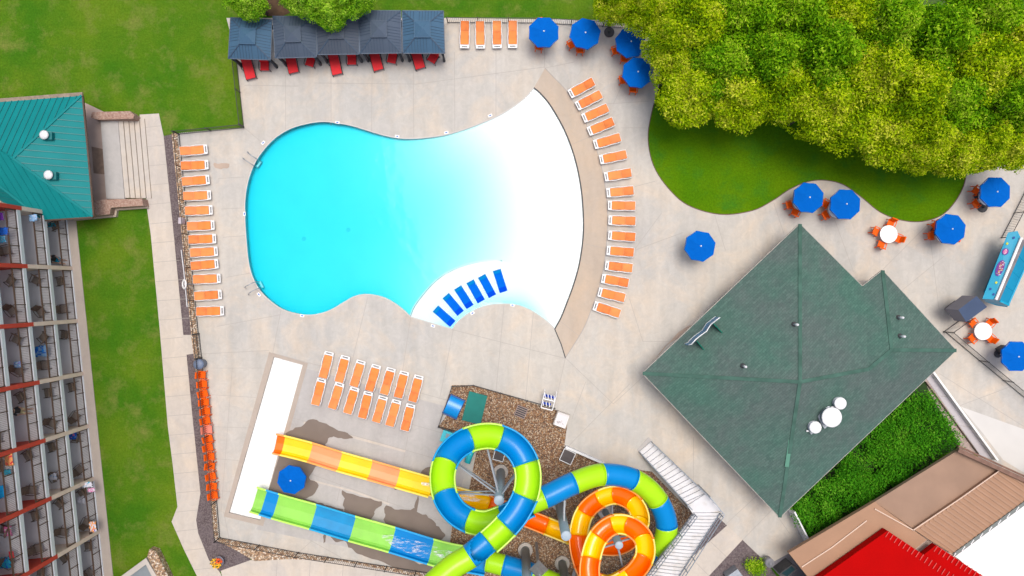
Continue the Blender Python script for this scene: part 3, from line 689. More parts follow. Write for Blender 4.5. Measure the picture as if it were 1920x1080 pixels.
# ---------------------------------------------------------------- green shingle pool house
M_shing = bpy.data.materials.new('green_shingle'); M_shing.use_nodes = True
n, L, b = nodes_of(M_shing); b.inputs['Roughness'].default_value = 0.95; b.inputs['Specular IOR Level'].default_value = 0.08
tc = n.new('ShaderNodeTexCoord')
def _nz(s, d_, r_, sc=(1, 1, 1)):
    mp = n.new('ShaderNodeMapping'); mp.inputs['Scale'].default_value = sc; mp.inputs['Rotation'].default_value = (0, 0, R(43)); L.new(tc.outputs['Object'], mp.inputs['Vector'])
    q = n.new('ShaderNodeTexNoise'); q.inputs['Scale'].default_value = s; q.inputs['Detail'].default_value = d_; q.inputs['Roughness'].default_value = r_; L.new(mp.outputs['Vector'], q.inputs['Vector']); return q
def _rp(src, p0, p1, a, b_):
    r_ = n.new('ShaderNodeValToRGB'); e = r_.color_ramp.elements; e[0].position = p0; e[1].position = p1; e[0].color = (*a, 1); e[1].color = (*b_, 1); L.new(src, r_.inputs['Fac']); return r_
a1 = _rp(_nz(0.28, 5, 0.6).outputs['Fac'], 0.36, 0.66, (0.095, 0.132, 0.126), (0.070, 0.148, 0.122))
br = n.new('ShaderNodeTexBrick'); mp = n.new('ShaderNodeMapping'); mp.inputs['Rotation'].default_value = (0, 0, R(-43)); L.new(tc.outputs['Object'], mp.inputs['Vector']); L.new(mp.outputs['Vector'], br.inputs['Vector'])
br.inputs['Scale'].default_value = 1.0; br.inputs['Brick Width'].default_value = 0.34; br.inputs['Row Height'].default_value = 0.15; br.inputs['Mortar Size'].default_value = 0.012
br.inputs['Color1'].default_value = (0.88, 0.88, 0.88, 1); br.inputs['Color2'].default_value = (1.15, 1.12, 1.10, 1); br.inputs['Mortar'].default_value = (0.8, 0.8, 0.8, 1)
f1 = _rp(_nz(9, 8, 0.8).outputs['Fac'], 0.3, 0.7, (0.80, 0.80, 0.82), (1.20, 1.20, 1.16))
out = a1.outputs['Color']
for q in (br.outputs['Color'], f1.outputs['Color']):
    mu = n.new('ShaderNodeMix'); mu.data_type = 'RGBA'; mu.blend_type = 'MULTIPLY'; mu.inputs['Factor'].default_value = 1; L.new(out, mu.inputs['A']); L.new(q, mu.inputs['B']); out = mu.outputs['Result']
L.new(out, b.inputs['Base Color'])
M_ridge = mat('green_ridge', (0.072, 0.152, 0.122), 0.95, 0.3, 1.4, spec=0.15)
ph = thing('pool_house', 'pool house with large green shingle hip roof and a smaller hipped wing', 'building', O(1480, 690)); PL = O(1480, 690)
E_ = 3.0
A_, B_, Cc, D_, Ee, Ff = [G(*p, E_)-PL for p in ((1500, 420), (1617, 537), (1655, 507), (1793, 657), (1462, 970), (1205, 700))]
P_ = G(1500, 716, 5.4)-PL; W_ = G(1672, 656, 4.25)-PL; J_ = G(1629, 692, 4.25)-PL
for f in ([A_, Ff, P_], [Ff, Ee, P_], [B_, A_, P_, J_], [Ee, D_, W_, J_, P_], [D_, Cc, W_], [Cc, B_, J_, W_]):
    g = MB(); c0 = (f[1]-f[0]).cross(f[2]-f[0])
    if c0.z < 0: f = f[::-1]
    cen = sum(f, Vector())/len(f)
    g.add(f+[cen], [(i, (i+1) % len(f), len(f)) for i in range(len(f))]); g.build('roof_slope', M_shing, ph)
up = Vector((0, 0, .025))
g = MB()
for a, b_ in ((A_, P_), (Ff, P_), (Ee, P_), (P_, J_), (J_, W_), (Cc, W_), (D_, W_)): g.bar(a+up, b_+up, 0.24, 0.02)
g.build('ridge_cap', M_ridge, ph)
g = MB()
for a, b_ in ((A_, B_), (B_, Cc), (Cc, D_), (D_, Ee), (Ee, Ff), (Ff, A_)): g.bar(a+Vector((0, 0, -.10)), b_+Vector((0, 0, -.10)), 0.08, 0.16)
g.build('fascia', mat('fascia_paint', (0.45, 0.42, 0.38), 0.7, 0.3, 5), ph)
g = MB(); cc = (A_+Ee)/2
def inn(p, f=0.93): q = cc+(p-cc)*f; return (q.x, q.y)
g.prism([inn(A_), inn(Ff), inn(Ee), inn(D_, .95), inn(Cc, .90), inn(B_, .78)], 0, 2.95); g.build('wall', M_wallH, ph)
g = MB(); g.box((*inn(Ff*0.5+A_*0.5, .925), 1.05), (2.2, 0.12, 2.1), math.atan2((A_-Ff).y, (A_-Ff).x)); g.build('door', M_glass, ph)
g = MB(); g.bar(G(1485, 806, 4.46)-PL, G(1475, 875, 4.0)-PL, .26, .05); g.build('ridge_patch', mat('ridge_patch', (.10, .26, .19), .9, .1, 2), ph)
# roof furniture
def roof_z(x, y):      # height of the pool house roof along a line of sight
    for f in ([A_, Ff, P_], [Ff, Ee, P_], [B_, A_, P_, J_], [Ee, D_, W_, J_, P_], [D_, Cc, W_], [Cc, B_, J_, W_]):
        nn = (f[1]-f[0]).cross(f[2]-f[0]).normalized()
        if abs(nn.z) < 1e-4: continue
        o_ = Vector((0, 0, CAM_H))-PL; dr = G(x, y, 0)-Vector((0, 0, CAM_H))
        t = (f[0]-o_).dot(nn)/dr.dot(nn); p = o_+dr*t
        if inside(p, f): return p+PL
    return G(x, y, 4)
def fan(x, y, r, ht, lab, curb=False):
    p = roof_z(x, y)
    k = (p.x/(CAM_H-p.z), p.y/(CAM_H-p.z)); top = p.z+ht
    q = G(x, y, top); base = Vector((q.x, q.y, p.z))
    t = thing('roof_exhaust_fan', lab, 'roof fan', base, 0, 'round exhaust fans on the green roof')
    g = MB(); g.box((0, 0, -0.05), (r*2.1, r*2.1, 0.45), R(35)); g.build('curb', M_steelL, t)
    g = MB(); g.lathe((0, 0, 0), [(r*0.95, 0.17), (r*1.05, 0.22), (r*1.05, 0.34), (r*0.9, 0.36), (r*0.9, ht-0.2)], 28); g.build('housing', M_steelL, t, False)
    g = MB(); g.lathe((0, 0, 0), [(r*1.0, ht-0.2), (r*1.08, ht-0.18), (r*1.08, ht-0.10), (r*0.97, ht-0.04), (r*0.5, ht-0.01), (0, ht)], 32); g.build('cap', mat('fan_white', (0.86, 0.86, 0.88), 0.3, 0.03, 4), t, True)
    g = MB(); g.box((-r*1.1, -r*0.75, 0.3), (0.14, 0.10, 0.12)); g.build('switch_box', M_whitemetal, t)
fan(1561, 783, 0.60, 1.15, 'large round white exhaust fan in the middle of three on the green roof', True)
fan(1577, 757, 0.37, 0.75, 'smaller exhaust fan above the large one on the green roof')
fan(1530, 802, 0.37, 0.75, 'smaller exhaust fan below the large one on the green roof')
for x, y, lab in ((1489, 608, 'upper vent pipe on the main slope of the green roof'), (1393, 686, 'vent pipe on the lower left slope of the green roof'), (1684, 595, 'round vent pipe on the wing of the green roof, upper of two'), (1687, 630, 'vent pipe on the wing of the green roof, lower of two')):
    p = roof_z(x, y); t = thing('vent_pipe', lab, 'vent pipe', p, 0, 'small vent pipes on the green roof')
    g = MB(); g.lathe((0, 0, 0), [(0.17, -0.1), (0.17, 0.03), (0.09, 0.12), (0, 0.13)], 14); g.build('flashing', M_darkgrey, t)
    g = MB(); g.tube([(0, 0, 0), (0, 0, 0.75)], 0.075, 12); g.build('pipe', M_vent, t, True)
# sign frame on the roof edge
q0, q1 = G(1291, 647, 5.0), G(1350, 596, 5.0)
sg = thing('roof_sign', 'white edged wavy sign panel on green braces at the roof edge', 'sign', G(1322, 622, 3.6)); SL = Vector(sg.location)
prof = [(1291, 647), (1297, 645), (1304, 637), (1311, 631), (1318, 626), (1325, 621), (1329, 614), (1333, 608), (1341, 602), (1350, 595)]
g = MB(); pts_ = [G(x, y, 4.9+0.25*math.sin(i*0.8))-SL for i, (x, y) in enumerate(prof)]
g.tube(pts_, 0.035, 6); g.tube([p-Vector((0, 0, 1.25)) for p in pts_], 0.03, 6); g.build('frame', M_white, sg, True)
g = MB()
for a, b_ in zip(pts_, pts_[1:]): g.add([a, b_, b_-Vector((0, 0, 1.25)), a-Vector((0, 0, 1.25))], [(0, 1, 2, 3)])
o = g.build('panel', mat('sign_blue', (0.10, 0.28, 0.50), 0.5, 0.4, 3), sg); o.modifiers.new('t', 'SOLIDIFY').thickness = 0.04
g = MB()
for x0, y0, x1, y1 in ((1307, 640, 1320, 656), (1338, 607, 1354, 624)):
    a = G(x0, y0, 4.6)-SL; b_ = roof_z(x1, y1)-SL; c_ = roof_z(x0, y0)-SL
    g.bar(a, b_, 0.05, 0.05); g.bar(c_, b_, 0.05, 0.05); g.add([a, b_, c_], [(0, 1, 2)])
g.build('brace', mat('brace_green', (0.0, 0.20, 0.13), 0.5), sg)

# ---------------------------------------------------------------- service buildings lower right
M_tanroof = mat('tan_metal_roof', (0.375, 0.215, 0.130), 0.75, 0.10, 0.5, bump=0.1, bscale=3)
M_tanflat = mat('tan_flat_roof', (0.325, 0.205, 0.140), 0.75, 0.14, 0.6)
M_redroof = mat('red_roof', (0.43, 0.0, 0.0), 0.8, 0.08, 0.7, spec=0.08)
M_tile = mat('ridge_tile', (0.64, 0.06, 0.05), 0.6, 0.2, 2)
sb = thing('service_building', 'low building with tan metal roofs, corrugated lower half and brown parapet', 'building', O(1700, 960)); PL = O(1700, 960)
def gp(l, h): return [G(x, y, h)-PL for x, y in l]
def slabp(g, l, h0, h1, m=0):
    top = gp(l, h1); g.prism([(p.x, p.y) for p in top], h0, h1, m)
SH = 3.0
g = MB(); slabp(g, [(1479, 1037), (1640, 941), (1738, 1012), (1600, 1120), (1545, 1120)], SH-.3, SH+.1); o = g.build('lower_roof', M_tanroof, sb)
g = MB(); slabp(g, [(1640, 941), (1795, 845), (1877, 880), (1714, 993)], SH-.5, SH-.15); g.build('flat_roof', M_tanflat, sb)
g = MB(); slabp(g, [(1714, 993), (1877, 880), (1990, 930), (1990, 893), (1920, 943), (1788, 1040), (1738, 1012)][0:3]+[(1990, 893), (1920, 943), (1788, 1040), (1742, 1012)], SH-.3, SH+.12)
p_ = gp([(1714, 993), (1877, 880), (1990, 930), (1788, 1040), (1742, 1012)], 3.12)
seams(g, gp([(1718, 995), (1877, 882), (1975, 926), (1925, 938), (1788, 1038), (1746, 1012)], 3.12), G(1800, 940, 3)-G(1760, 912, 3)+Vector((0, 0, 0)), 0.33, 0.12, 0.06, 1, 0.02); g.build('corrugated_roof', [M_tanroof, mat('tan_rib', (0.37, 0.215, 0.135), 0.6, 0.1, 1)], sb)
g = MB(); a, b_, c_ = gp([(1795, 843), (1877, 878), (1990, 932)], SH+.25)
g.bar(a, c_, 0.28, 0.35, 0); g.bar(a+Vector((.12, .22, -.2)), c_+Vector((.12, .22, -.2)), 0.12, 0.3, 0); g.build('parapet', mat('brown_parapet', (0.22, 0.12, 0.085), 0.7, 0.3, 3), sb)
g = MB()
for l in ([(1503, 1063), (1560, 1026), (1625, 976)], [(1712, 994), (1800, 935), (1876, 881)], [(1640, 954), (1714, 995)]):
    pp = gp(l, SH+.16); 
    for a, b_ in zip(pp, pp[1:]): g.bar(a, b_, 0.07, 0.06)
g.build('flashing', mat('flash', (0.62, 0.46, 0.36), 0.6), sb)
g = MB(); pp = gp([(1788, 1040), (1990, 892)], SH+.16); g.bar(pp[0], pp[1], 0.22, 0.16, 0)
for k in range(12):
    q = pp[0].lerp(pp[1], k/12); g.bar(q+Vector((-.1, -.15, .1)), q+Vector((.1, .15, .1)), 0.05, 0.05, 1)
g.build('gutter', [mat('gutter_grey', (0.16, 0.18, 0.17), 0.5), M_white], sb)
g = MB(); g.prism([O(*p)-PL for p in [(1520, 1040), (1640, 975), (1780, 890), (1960, 960), (1740, 1100), (1560, 1110)]], 0, SH-.55); g.build('wall', M_peach, sb)
rb_ = thing('red_roofed_building', 'building with bright red roof and tiled stepped edge', 'building', O(1640, 1060)); PL = O(1640, 1060)
for l, h0, h1 in (([(1664, 995), (1733, 1041), (1790, 1078), (1900, 1150), (1700, 1260), (1440, 1152), (1544, 1080)], 3.2, 3.9), ([(1755, 1022), (1800, 1052), (1950, 1150), (1900, 1165), (1730, 1042)], 3.15, 3.7)):
    g = MB(); slabp(g, l, h0, h1); g.build('roof', M_redroof, rb_)
for l, h in (([(1664, 995), (1733, 1041), (1850, 1119)], 3.92), ([(1755, 1022), (1800, 1052), (1900, 1117)], 3.72)):
    pp = gp(l, h); g = MB(); Ltot = (pp[-1]-pp[0]).length; k = 0
    dr = (pp[-1]-pp[0]).normalized(); sdv = Vector((-dr.y, dr.x, 0))
    while k*0.34 < Ltot:
        q = pp[0]+dr*(k*0.34+0.1); g.bar(q+sdv*0.02+Vector((0, 0, .03)), q-sdv*0.42+Vector((0, 0, .03)), 0.05, 0.05); k += 1
    g.build('edge_tiles', M_tile, rb_)
g = MB(); g.prism([O(*p)-PL for p in [(1660, 1050), (1560, 1130), (1760, 1200), (1860, 1130), (1740, 1070)]], 0, 3.2); g.build('wall', M_peach, rb_)
wb = thing('white_roofed_building', 'flat white membrane roof in the lower right corner', 'building', O(1850, 1040)); PL = O(1850, 1040)
g = MB(); slabp(g, [(1790, 1043), (1992, 897), (2100, 1000), (2050, 1200), (1900, 1150), (1800, 1050)], 2.3, 2.75); g.build('roof', mat('white_membrane', (0.90, 0.89, 0.87), 0.6, 0.06, 0.4), wb)
g = MB(); g.prism([O(*p)-PL for p in [(1840, 1060), (1990, 950), (2060, 1010), (2000, 1160), (1900, 1120)]], 0, 2.3); g.build('wall', M_wallH, wb)
g = MB(); a, b_ = gp([(1790, 1043), (1992, 897)], 2.78); g.bar(a, b_, 0.1, 0.1); g.build('edge_trim', M_white, wb)
g = MB()
for k in range(5): a, b_ = gp([(1830+k*34, 1015-k*25), (1900+k*34, 1120-k*25)], 2.765); g.bar(a, b_, .05, .01)
g.build('membrane_seams', mat('seam_grey', (.70, .69, .67), .7), wb)
# retaining wall with white coping, gravel strip, white screen wall
poly_struct('gravel_strip', [(1724, 697), (1742, 700), (1842, 853), (1800, 850), (1795, 835), (1736, 745)], 0.035, mat('rose_gravel', (0.44, 0.35, 0.32), 0.9, 0.2, 4, bump=0.5))
poly_struct('ramp', [(1722, 690), (1752, 700), (1866, 862), (1838, 854)], 0.07, mat('lavender_concrete', (0.50, 0.475, 0.51), 0.8, 0.08, 1), [[(1760, 742), (1782, 744)], [(1800, 798), (1822, 800)]])
g = MB(); g.wall([O(1738, 690), O(1862, 860)], 0, .62, 0.13); tag(g.build('retaining_wall', M_white), 'low white wall along the lavender ramp beside the shrub bed', 'wall')
g = MB(); g.wall([O(1734, 716), O(1832, 850)], 0, .22, 0.06); tag(g.build('edging_rail', M_brown), 'thin dark edging rail between the gravel strip and the lavender ramp', 'edging')
g = MB(); g.wall([O(1474, 947), O(1508, 1014)], 0, 1.8, 0.10, 0); tag(g.build('screen_wall', M_whitemetal), 'thin white screen wall at the lower end of the shrub bed', 'wall')
g = MB(); l = [G(x, y, 1.6) for x, y in ((1462, 1077), (1486, 1059), (1496, 1067), (1475, 1085))]
g.prism([(p.x, p.y) for p in l], 0.02, 1.5, 0); g.sheet([(p.x, p.y) for p in [l[0].lerp(l[2], .12), l[1].lerp(l[3], .12), l[2].lerp(l[0], .12), l[3].lerp(l[1], .12)]], 1.51, (), 1)
tag(g.build('skylight_box', [M_darkgrey, M_glass]), 'dark glazed box in the grey corner beside the tan roof', 'skylight')
g = MB(); l = [G(x, y, 1.0) for x, y in ((1362, 1082), (1383, 1067), (1400, 1090), (1380, 1110))]
g.prism([(p.x, p.y) for p in l], 0.02, 1.0); tag(g.build('utility_cabinet', M_steelL), 'pale grey utility cabinet in the mulch at the bottom picture edge', 'cabinet')
g = MB(); g.lathe((0, 0, 0), [(0.30, 0), (0.32, 0.7), (0.27, 0.74), (0.12, 0.8), (0.10, 0.95), (0, 0.96)], 20)
o = g.build('litter_bin', mat('bin_grey', (0.22, 0.22, 0.24), 0.5), smooth=True, loc=G(1438, 1050, 0.5)); tag(o, 'grey round litter bin beside the small clipped bush', 'bin')
# ---------------------------------------------------------------- slides
M_sb = mat('slide_blue', (0.0, 0.235, 0.62), 0.3, 0.06, 0.8, coat=0.05, spec=0.25)
M_sg = mat('slide_green', (0.40, 0.76, 0.01), 0.3, 0.08, 0.8, coat=0.05, spec=0.25)
M_sy = mat('slide_yellow', (0.95, 0.60, 0.0), 0.2, 0.06, 0.8, coat=0.15, spec=0.4)
M_so = mat('slide_orange', (0.95, 0.165, 0.0), 0.2, 0.1, 0.8, coat=0.15, spec=0.4)
M_sgr = mat('slide_green_pale', (0.28, 0.66, 0.085), 0.3, 0.12, 1.0, coat=0.1)
M_sbr = mat('slide_blue_pale', (0.0, 0.28, 0.60), 0.3, 0.15, 1.0, coat=0.1)
M_syr = mat('slide_yellow_pale', (0.92, 0.64, 0.0), 0.3, 0.1, 1.0, coat=0.1)
M_sor = mat('slide_coral', (0.88, 0.34, 0.14), 0.3, 0.1, 1.0, coat=0.1)
LIP_LIT = {}  # paler slide colours: light caught by the flat rims, put into the colour
for a_, c_ in (('slide_blue', (.01, .36, .74)), ('slide_green', (.62, .92, .16)), ('slide_yellow', (.95, .76, .20)), ('slide_orange', (.95, .34, .08)), ('slide_green_pale', (.50, .88, .12)), ('slide_blue_pale', (.0, .36, .66)), ('slide_yellow_pale', (.95, .74, .10)), ('slide_coral', (.92, .38, .08))): LIP_LIT[a_] = mat(a_+'_lip_lit', c_, .3, .05, 1)
def make_slide(name, label, ctrl, bounds, cols, prof_of, loc):
    """ctrl: (x, y, h) centre line; bounds: boundaries (x, y) in order; prof_of(i): section kind per segment"""
    r = thing(name, label, 'water slide', loc); Lr = Vector(loc)
    cp = catmull([Vector(c) for c in ctrl], 10)
    W3 = [G(p.x, p.y, p.z) for p in cp]
    idx = []; last = 0
    for b in bounds:
        rng = range(last, min(len(cp), last+45))
        j = min(rng, key=lambda q: (cp[q].x-b[0])**2+(cp[q].y-b[1])**2); idx.append(j); last = j+1
    cuts = [0]+idx+[len(cp)-1]
    def frame(i):
        t = (W3[min(i+1, len(W3)-1)]-W3[max(i-1, 0)]).normalized(); sd = t.cross(Vector((0, 0, 1))).normalized(); return t, sd, sd.cross(t)
    for k in range(len(cuts)-1):
        kind, rad = prof_of(k); a, b_ = cuts[k], cuts[k+1]
        if b_ <= a: continue
        if kind in ('tube', 'mouth', 'mouth_in'): sec = [(rad*math.cos(q), rad*math.sin(q)) for q in (2*math.pi*i/20 for i in range(20))]; closed = True
        elif kind == 'flume':
            sec = [(-rad-.10, .40), (-rad, .43), (-rad, .16)]+[(rad*math.cos(q), rad*math.sin(q)*0.95) for q in (math.pi+math.pi*i/12 for i in range(13))]+[(rad, .16), (rad, .43), (rad+.10, .40)]; closed = False
        else:
            sec = [(-rad-.12, .40), (-rad-.11, .46), (-rad, .46), (-rad+.03, .12), (-rad+.16, 0), (0, -.03), (rad-.16, 0), (rad-.03, .12), (rad, .46), (rad+.11, .46), (rad+.12, .40)]; closed = False
        g = MB(); n = len(sec)
        for i in range(a, b_+1):
            t, sd, u = frame(i)
            for x, y in sec: g.v.append(tuple(W3[i]+sd*x+u*y-Lr))
        m = b_-a
        for i in range(m):
            for q in range(n if closed else n-1):
                if kind[:5] == 'mouth':
                    f_ = (i+.5)/m; f_ = f_ if kind == 'mouth' else 1-f_; an = abs(((q+.5)*18-90+180) % 360-180)/90
                    if an < 1 and f_ > .10+.60*(an**2.0): continue
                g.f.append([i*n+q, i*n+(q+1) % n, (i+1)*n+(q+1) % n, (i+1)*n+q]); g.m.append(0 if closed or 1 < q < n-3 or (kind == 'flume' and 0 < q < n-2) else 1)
        o = g.build('tube_section' if kind == 'tube' else 'flume_section', [cols(k), LIP_LIT[cols(k).name]], r, kind != 'run')
        md = o.modifiers.new('t', 'SOLIDIFY'); md.thickness = 0.035
        # joint flange: a thin raised collar at the end of each section
        if kind in ('tube', 'flume'):
            g = MB(); t, sd, u = frame(b_); rr = 1.035
            for e in (-.025, .025):
                for x, y in sec: g.v.append(tuple(W3[b_]+t*e+sd*x*rr+u*(y*rr)-Lr))
            for q in range(n if closed else n-1): g.f.append([q, (q+1) % n, n+(q+1) % n, n+q]); g.m.append(0)
            o = g.build('flange', cols(k), r); o.modifiers.new('t', 'SOLIDIFY').thickness = 0.03
    return r, W3, frame
bg_ctrl = [(790, 1120, 10.6), (820, 1088, 10.4), (850, 1062, 10.2), (881, 1043, 10.0), (915, 1015, 9.8), (947, 985, 9.5), (972, 953, 9.3), (988, 915, 9.0), (988, 873, 8.8), (969, 838, 8.6), (938, 819, 8.4), (905, 816, 8.2), (870, 827, 8.0), (843, 851, 7.8), (831, 885, 7.6), (835, 925, 7.4), (853, 955, 7.2), (880, 973, 7.05), (910, 978, 6.9), (940, 969, 6.75), (965, 958, 6.65), (995, 943, 6.5), (1030, 928, 6.3), (1076, 906, 6.0), (1129, 890, 5.4), (1187, 899, 4.8), (1230, 934, 4.2), (1250, 985, 3.7), (1236, 1036, 3.3), (1200, 1078, 2.9), (1150, 1105, 2.65), (1090, 1110, 2.4), (1040, 1094, 2.2), (990, 1073, 1.95), (945, 1060, 1.7), (905, 1050, 1.5), (850, 1041, 1.2), (809, 1031, .95), (737, 1009, .75), (662, 988, .62), (589, 966, .55), (535, 951, .52), (478, 934, .50)]
bg_b = [(881, 1046), (915, 1017), (948, 988), (986, 932), (985, 868), (936, 820), (879, 824), (833, 868), (834, 926), (880, 972), (939, 969), (993, 944), (1019, 934), (1076, 906), (1129, 890), (1187, 899), (1232, 936), (1251, 985), (1236, 1036), (1180, 1092), (1100, 1111), (998, 1077), (947, 1061), (912, 1052), (875, 1046), (809, 1031), (737, 1009), (662, 988), (589, 966), (516, 946), (494, 940)]
def bgp(k):
    if k <= 0: return 'tube', 0.68
    if k == 1: return 'mouth', 0.70
    if k <= 11: return 'flume', 0.70
    if k <= 22: return 'tube', 0.68
    if k == 23: return 'tube', 0.68
    return 'run', 0.82
def bgc(k):
    seq = [M_sg, M_sb]*6
    c = (M_sg if k % 2 == 0 else M_sb) if k <= 11 else (M_sg if k % 2 == 0 else M_sb)
    if k >= 20: c = {20: M_sg, 21: M_sg, 22: M_sb, 23: M_sg, 24: M_sb, 25: M_sgr, 26: M_sb, 27: M_sgr, 28: M_sbr, 29: M_sgr, 30: M_sb}.get(k, M_sgr)
    if k == len(bg_b): c = M_sgr
    return c
sl1, BW, _ = make_slide('water_slide', 'blue and lime green water slide with a big open loop and long straight run-out', bg_ctrl, bg_b, bgc, bgp, O(910, 900))
yl_ctrl = [(1150, 1150, 9.4), (1118, 1115, 9.2), (1105, 1078, 9.0), (1107, 1042, 8.8), (1120, 1005, 8.6), (1147, 982, 8.4), (1178, 983, 8.2), (1203, 1004, 8.0), (1208, 1035, 7.8), (1195, 1062, 7.6), (1170, 1083, 7.3), (1138, 1095, 7.0), (1107, 1080, 6.6), (1090, 1045, 6.2), (1084, 1003, 5.8), (1095, 960, 5.4), (1123, 934, 5.0), (1156, 926, 4.7), (1187, 942, 4.3), (1199, 972, 4.0), (1186, 1002, 3.7), (1160, 1020, 3.4), (1125, 1020, 3.15), (1080, 1005, 2.9), (1026, 984, 2.5), (970, 962, 2.1), (916, 943, 1.7), (860, 928, 1.3), (810, 912, .95), (747, 894, .70), (695, 879, .62), (638, 863, .58), (583, 846, .55), (540, 835, .52), (517, 830, .52)]
yl_b = [(1107, 1044), (1120, 1003), (1149, 981), (1177, 984), (1206, 1010), (1203, 1046), (1172, 1081), (1128, 1092), (1095, 1058), (1084, 1003), (1095, 960), (1123, 934), (1154, 926), (1187, 942), (1199, 975), (1181, 1006), (1130, 1021), (1070, 1002), (1026, 984), (916, 943), (812, 912), (747, 894), (695, 879), (638, 863), (583, 846), (531, 833)]
def ylc(k):
    if k <= 17: return [M_so, M_sy][k % 2] if k < 9 else [M_sy, M_so][(k-8) % 2] if k > 9 else M_so
    return {18: M_sy, 19: M_so, 20: M_sy, 21: M_sy, 22: M_sor, 23: M_syr, 24: M_sor, 25: M_syr, 26: M_so}.get(k, M_sy)
def ylcc(k):
    t = [M_so, M_sy, M_so, M_sy, M_so, M_sy, M_so, M_sy, M_so, M_so, M_sy, M_so, M_sy, M_so, M_sy, M_sy, M_so, M_sy, M_sy, M_so, M_sy, M_syr, M_sor, M_syr, M_sor, M_syr, M_so]
    return t[min(k, len(t)-1)]
def ylp(k): return ('flume', 0.52) if k <= 20 else ('run', 0.62)
sl2, YW, _ = make_slide('water_slide', 'yellow and orange water slide coiling twice before its straight run-out', yl_ctrl, yl_b, ylcc, ylp, O(1140, 990))
# columns of the slides, each with arms
def column(x, y, ztop, label, arms=(), r=0.30, xt=None):
    b_ = O(x, y, 0); t = thing('support_column', label, 'slide column', b_, 0, 'steel columns carrying the water slides')
    g = MB(); g.lathe((0, 0, 0), [(0.52, 0), (0.52, 0.22), (0.50, 0.24)], 22); g.build('footing', M_path, t)
    g = MB(); g.tube([(0, 0, 0.2), (0, 0, ztop-0.05)], r, 20); g.build('post', M_steel, t, True)
    g = MB(); g.lathe((0, 0, ztop-0.05), [(r*1.03, 0), (r*1.03, .04), (r*0.8, .07), (0, .09)], 20); g.build('cap', mat('cap_grey', (0.33, 0.42, 0.50), 0.4), t)
    for p, z in arms:
        g = MB(); q = p-b_-Vector((0, 0, .25)); g.bar((0, 0, z), q, 0.09, 0.12); dv = Vector((-q.y, q.x, 0)).normalized()*0.25
        g.bar(Vector((0, 0, z-1.0)), q-Vector((0, 0, .25)), 0.08, 0.08); g.build('arm', mat('arm_steel', (.24, .28, .33), .4, .1, 3), t)
    return t
def loop_pt(WP, x, y, dz=-0.8, rng=None):
    P = WP if rng is None else WP[rng[0]:rng[1]]
    best = min(P, key=lambda p: (960+p.x/(PX*(CAM_H-p.z)/CAM_H)-x)**2+(540-p.y/(PX*(CAM_H-p.z)/CAM_H)-y)**2)
    return best+Vector((0, 0, dz))
column(939, 884, 8.2, 'steel column inside the big blue and green loop', [(loop_pt(BW, 836, 865), 7.0), (loop_pt(BW, 838, 930), 6.8), (loop_pt(BW, 905, 816), 7.3), (loop_pt(BW, 985, 868, rng=(40, 110)), 7.6), (loop_pt(BW, 940, 969, rng=(150, 210)), 6.4)])
column(1048, 943, 8.0, 'steel column between the loop and the orange coils', [(loop_pt(BW, 1060, 914, -.7), 5.8)])
column(985, 1030, 9.0, 'steel column left of the two at the bottom picture edge', [])
column(1054, 1055, 9.0, 'steel column right of the two at the bottom picture edge', [(loop_pt(YW, 1090, 1045, -.6), 6.8)])
column(1134, 958, 8.0, 'steel column in the middle of the orange and yellow coils', [(loop_pt(YW, 1110, 940, -.5, (140, 200)), 5.2), (loop_pt(YW, 1150, 924, -.5), 5.0), (loop_pt(YW, 1107, 1042, -.5), 7.5), (loop_pt(YW, 1206, 1010, -.5), 7.4), (loop_pt(YW, 1172, 1081, -.5), 6.6)], 0.24)
# splashing water in the blue/green run-out
m = bpy.data.materials.new('foam'); m.use_nodes = True; n = m.node_tree.nodes; L = m.node_tree.links; b = n['Principled BSDF']
b.inputs['Base Color'].default_value = (0.85, 0.88, 0.90, 1); b.inputs['Roughness'].default_value = 0.3
tc = n.new('ShaderNodeTexCoord'); mp = n.new('ShaderNodeMapping'); mp.inputs['Rotation'].default_value = (0, 0, R(16)); mp.inputs['Scale'].default_value = (0.7, 3.0, 1)
L.new(tc.outputs['Object'], mp.inputs['Vector']); nz = n.new('ShaderNodeTexNoise'); nz.inputs['Scale'].default_value = 1.6; nz.inputs['Detail'].default_value = 8; nz.inputs['Roughness'].default_value = 0.7; nz.inputs['Distortion'].default_value = 0.8
L.new(mp.outputs['Vector'], nz.inputs['Vector']); rp = n.new('ShaderNodeValToRGB'); rp.color_ramp.elements[0].position = 0.49; rp.color_ramp.elements[1].position = 0.70
L.new(nz.outputs['Fac'], rp.inputs['Fac']); L.new(rp.outputs['Color'], b.inputs['Alpha'])
def foam(pts_, label):
    g = MB()
    for i, (x, y, wd, h) in enumerate(pts_):
        g.v += [tuple(G(x+wd*.27, y-wd, h)), tuple(G(x-wd*.27, y+wd, h))]
        if i: g.f.append([2*i-2, 2*i-1, 2*i+1, 2*i]); g.m.append(0)
    o = g.build('splashing_water', m); o['kind'] = 'stuff'; o['label'] = label
foam([(715, 1005, 2, .98), (735, 1012, 9, 1.0), (765, 1024, 12, 1.05), (795, 1032, 14, 1.1), (830, 1038, 10, 1.2), (850, 1040, 4, 1.4)], 'white water rushing down the blue and green run-out')
foam([(790, 906, 2, 1.15), (810, 912, 8, 1.2), (835, 920, 9, 1.35), (880, 932, 8, 1.6), (905, 940, 2, 1.8)], 'white water in the yellow slide under the loop')

t = thing('steel_mast', 'pointed galvanised mast top at the bottom edge between two steel columns', 'mast', G(1011, 1076, 6.5)); t.location.z = 0
g = MB(); g.lathe((0, 0, 0), [(.10, 0), (.10, 6.2)], 8); g.build('post', M_steelL, t)
g = MB(); g.lathe((0, 0, 6.2), [(.62, -.5), (.55, -.35), (.10, .55), (0, .6)], 4); g.build('pyramid_cap', M_steelL, t)
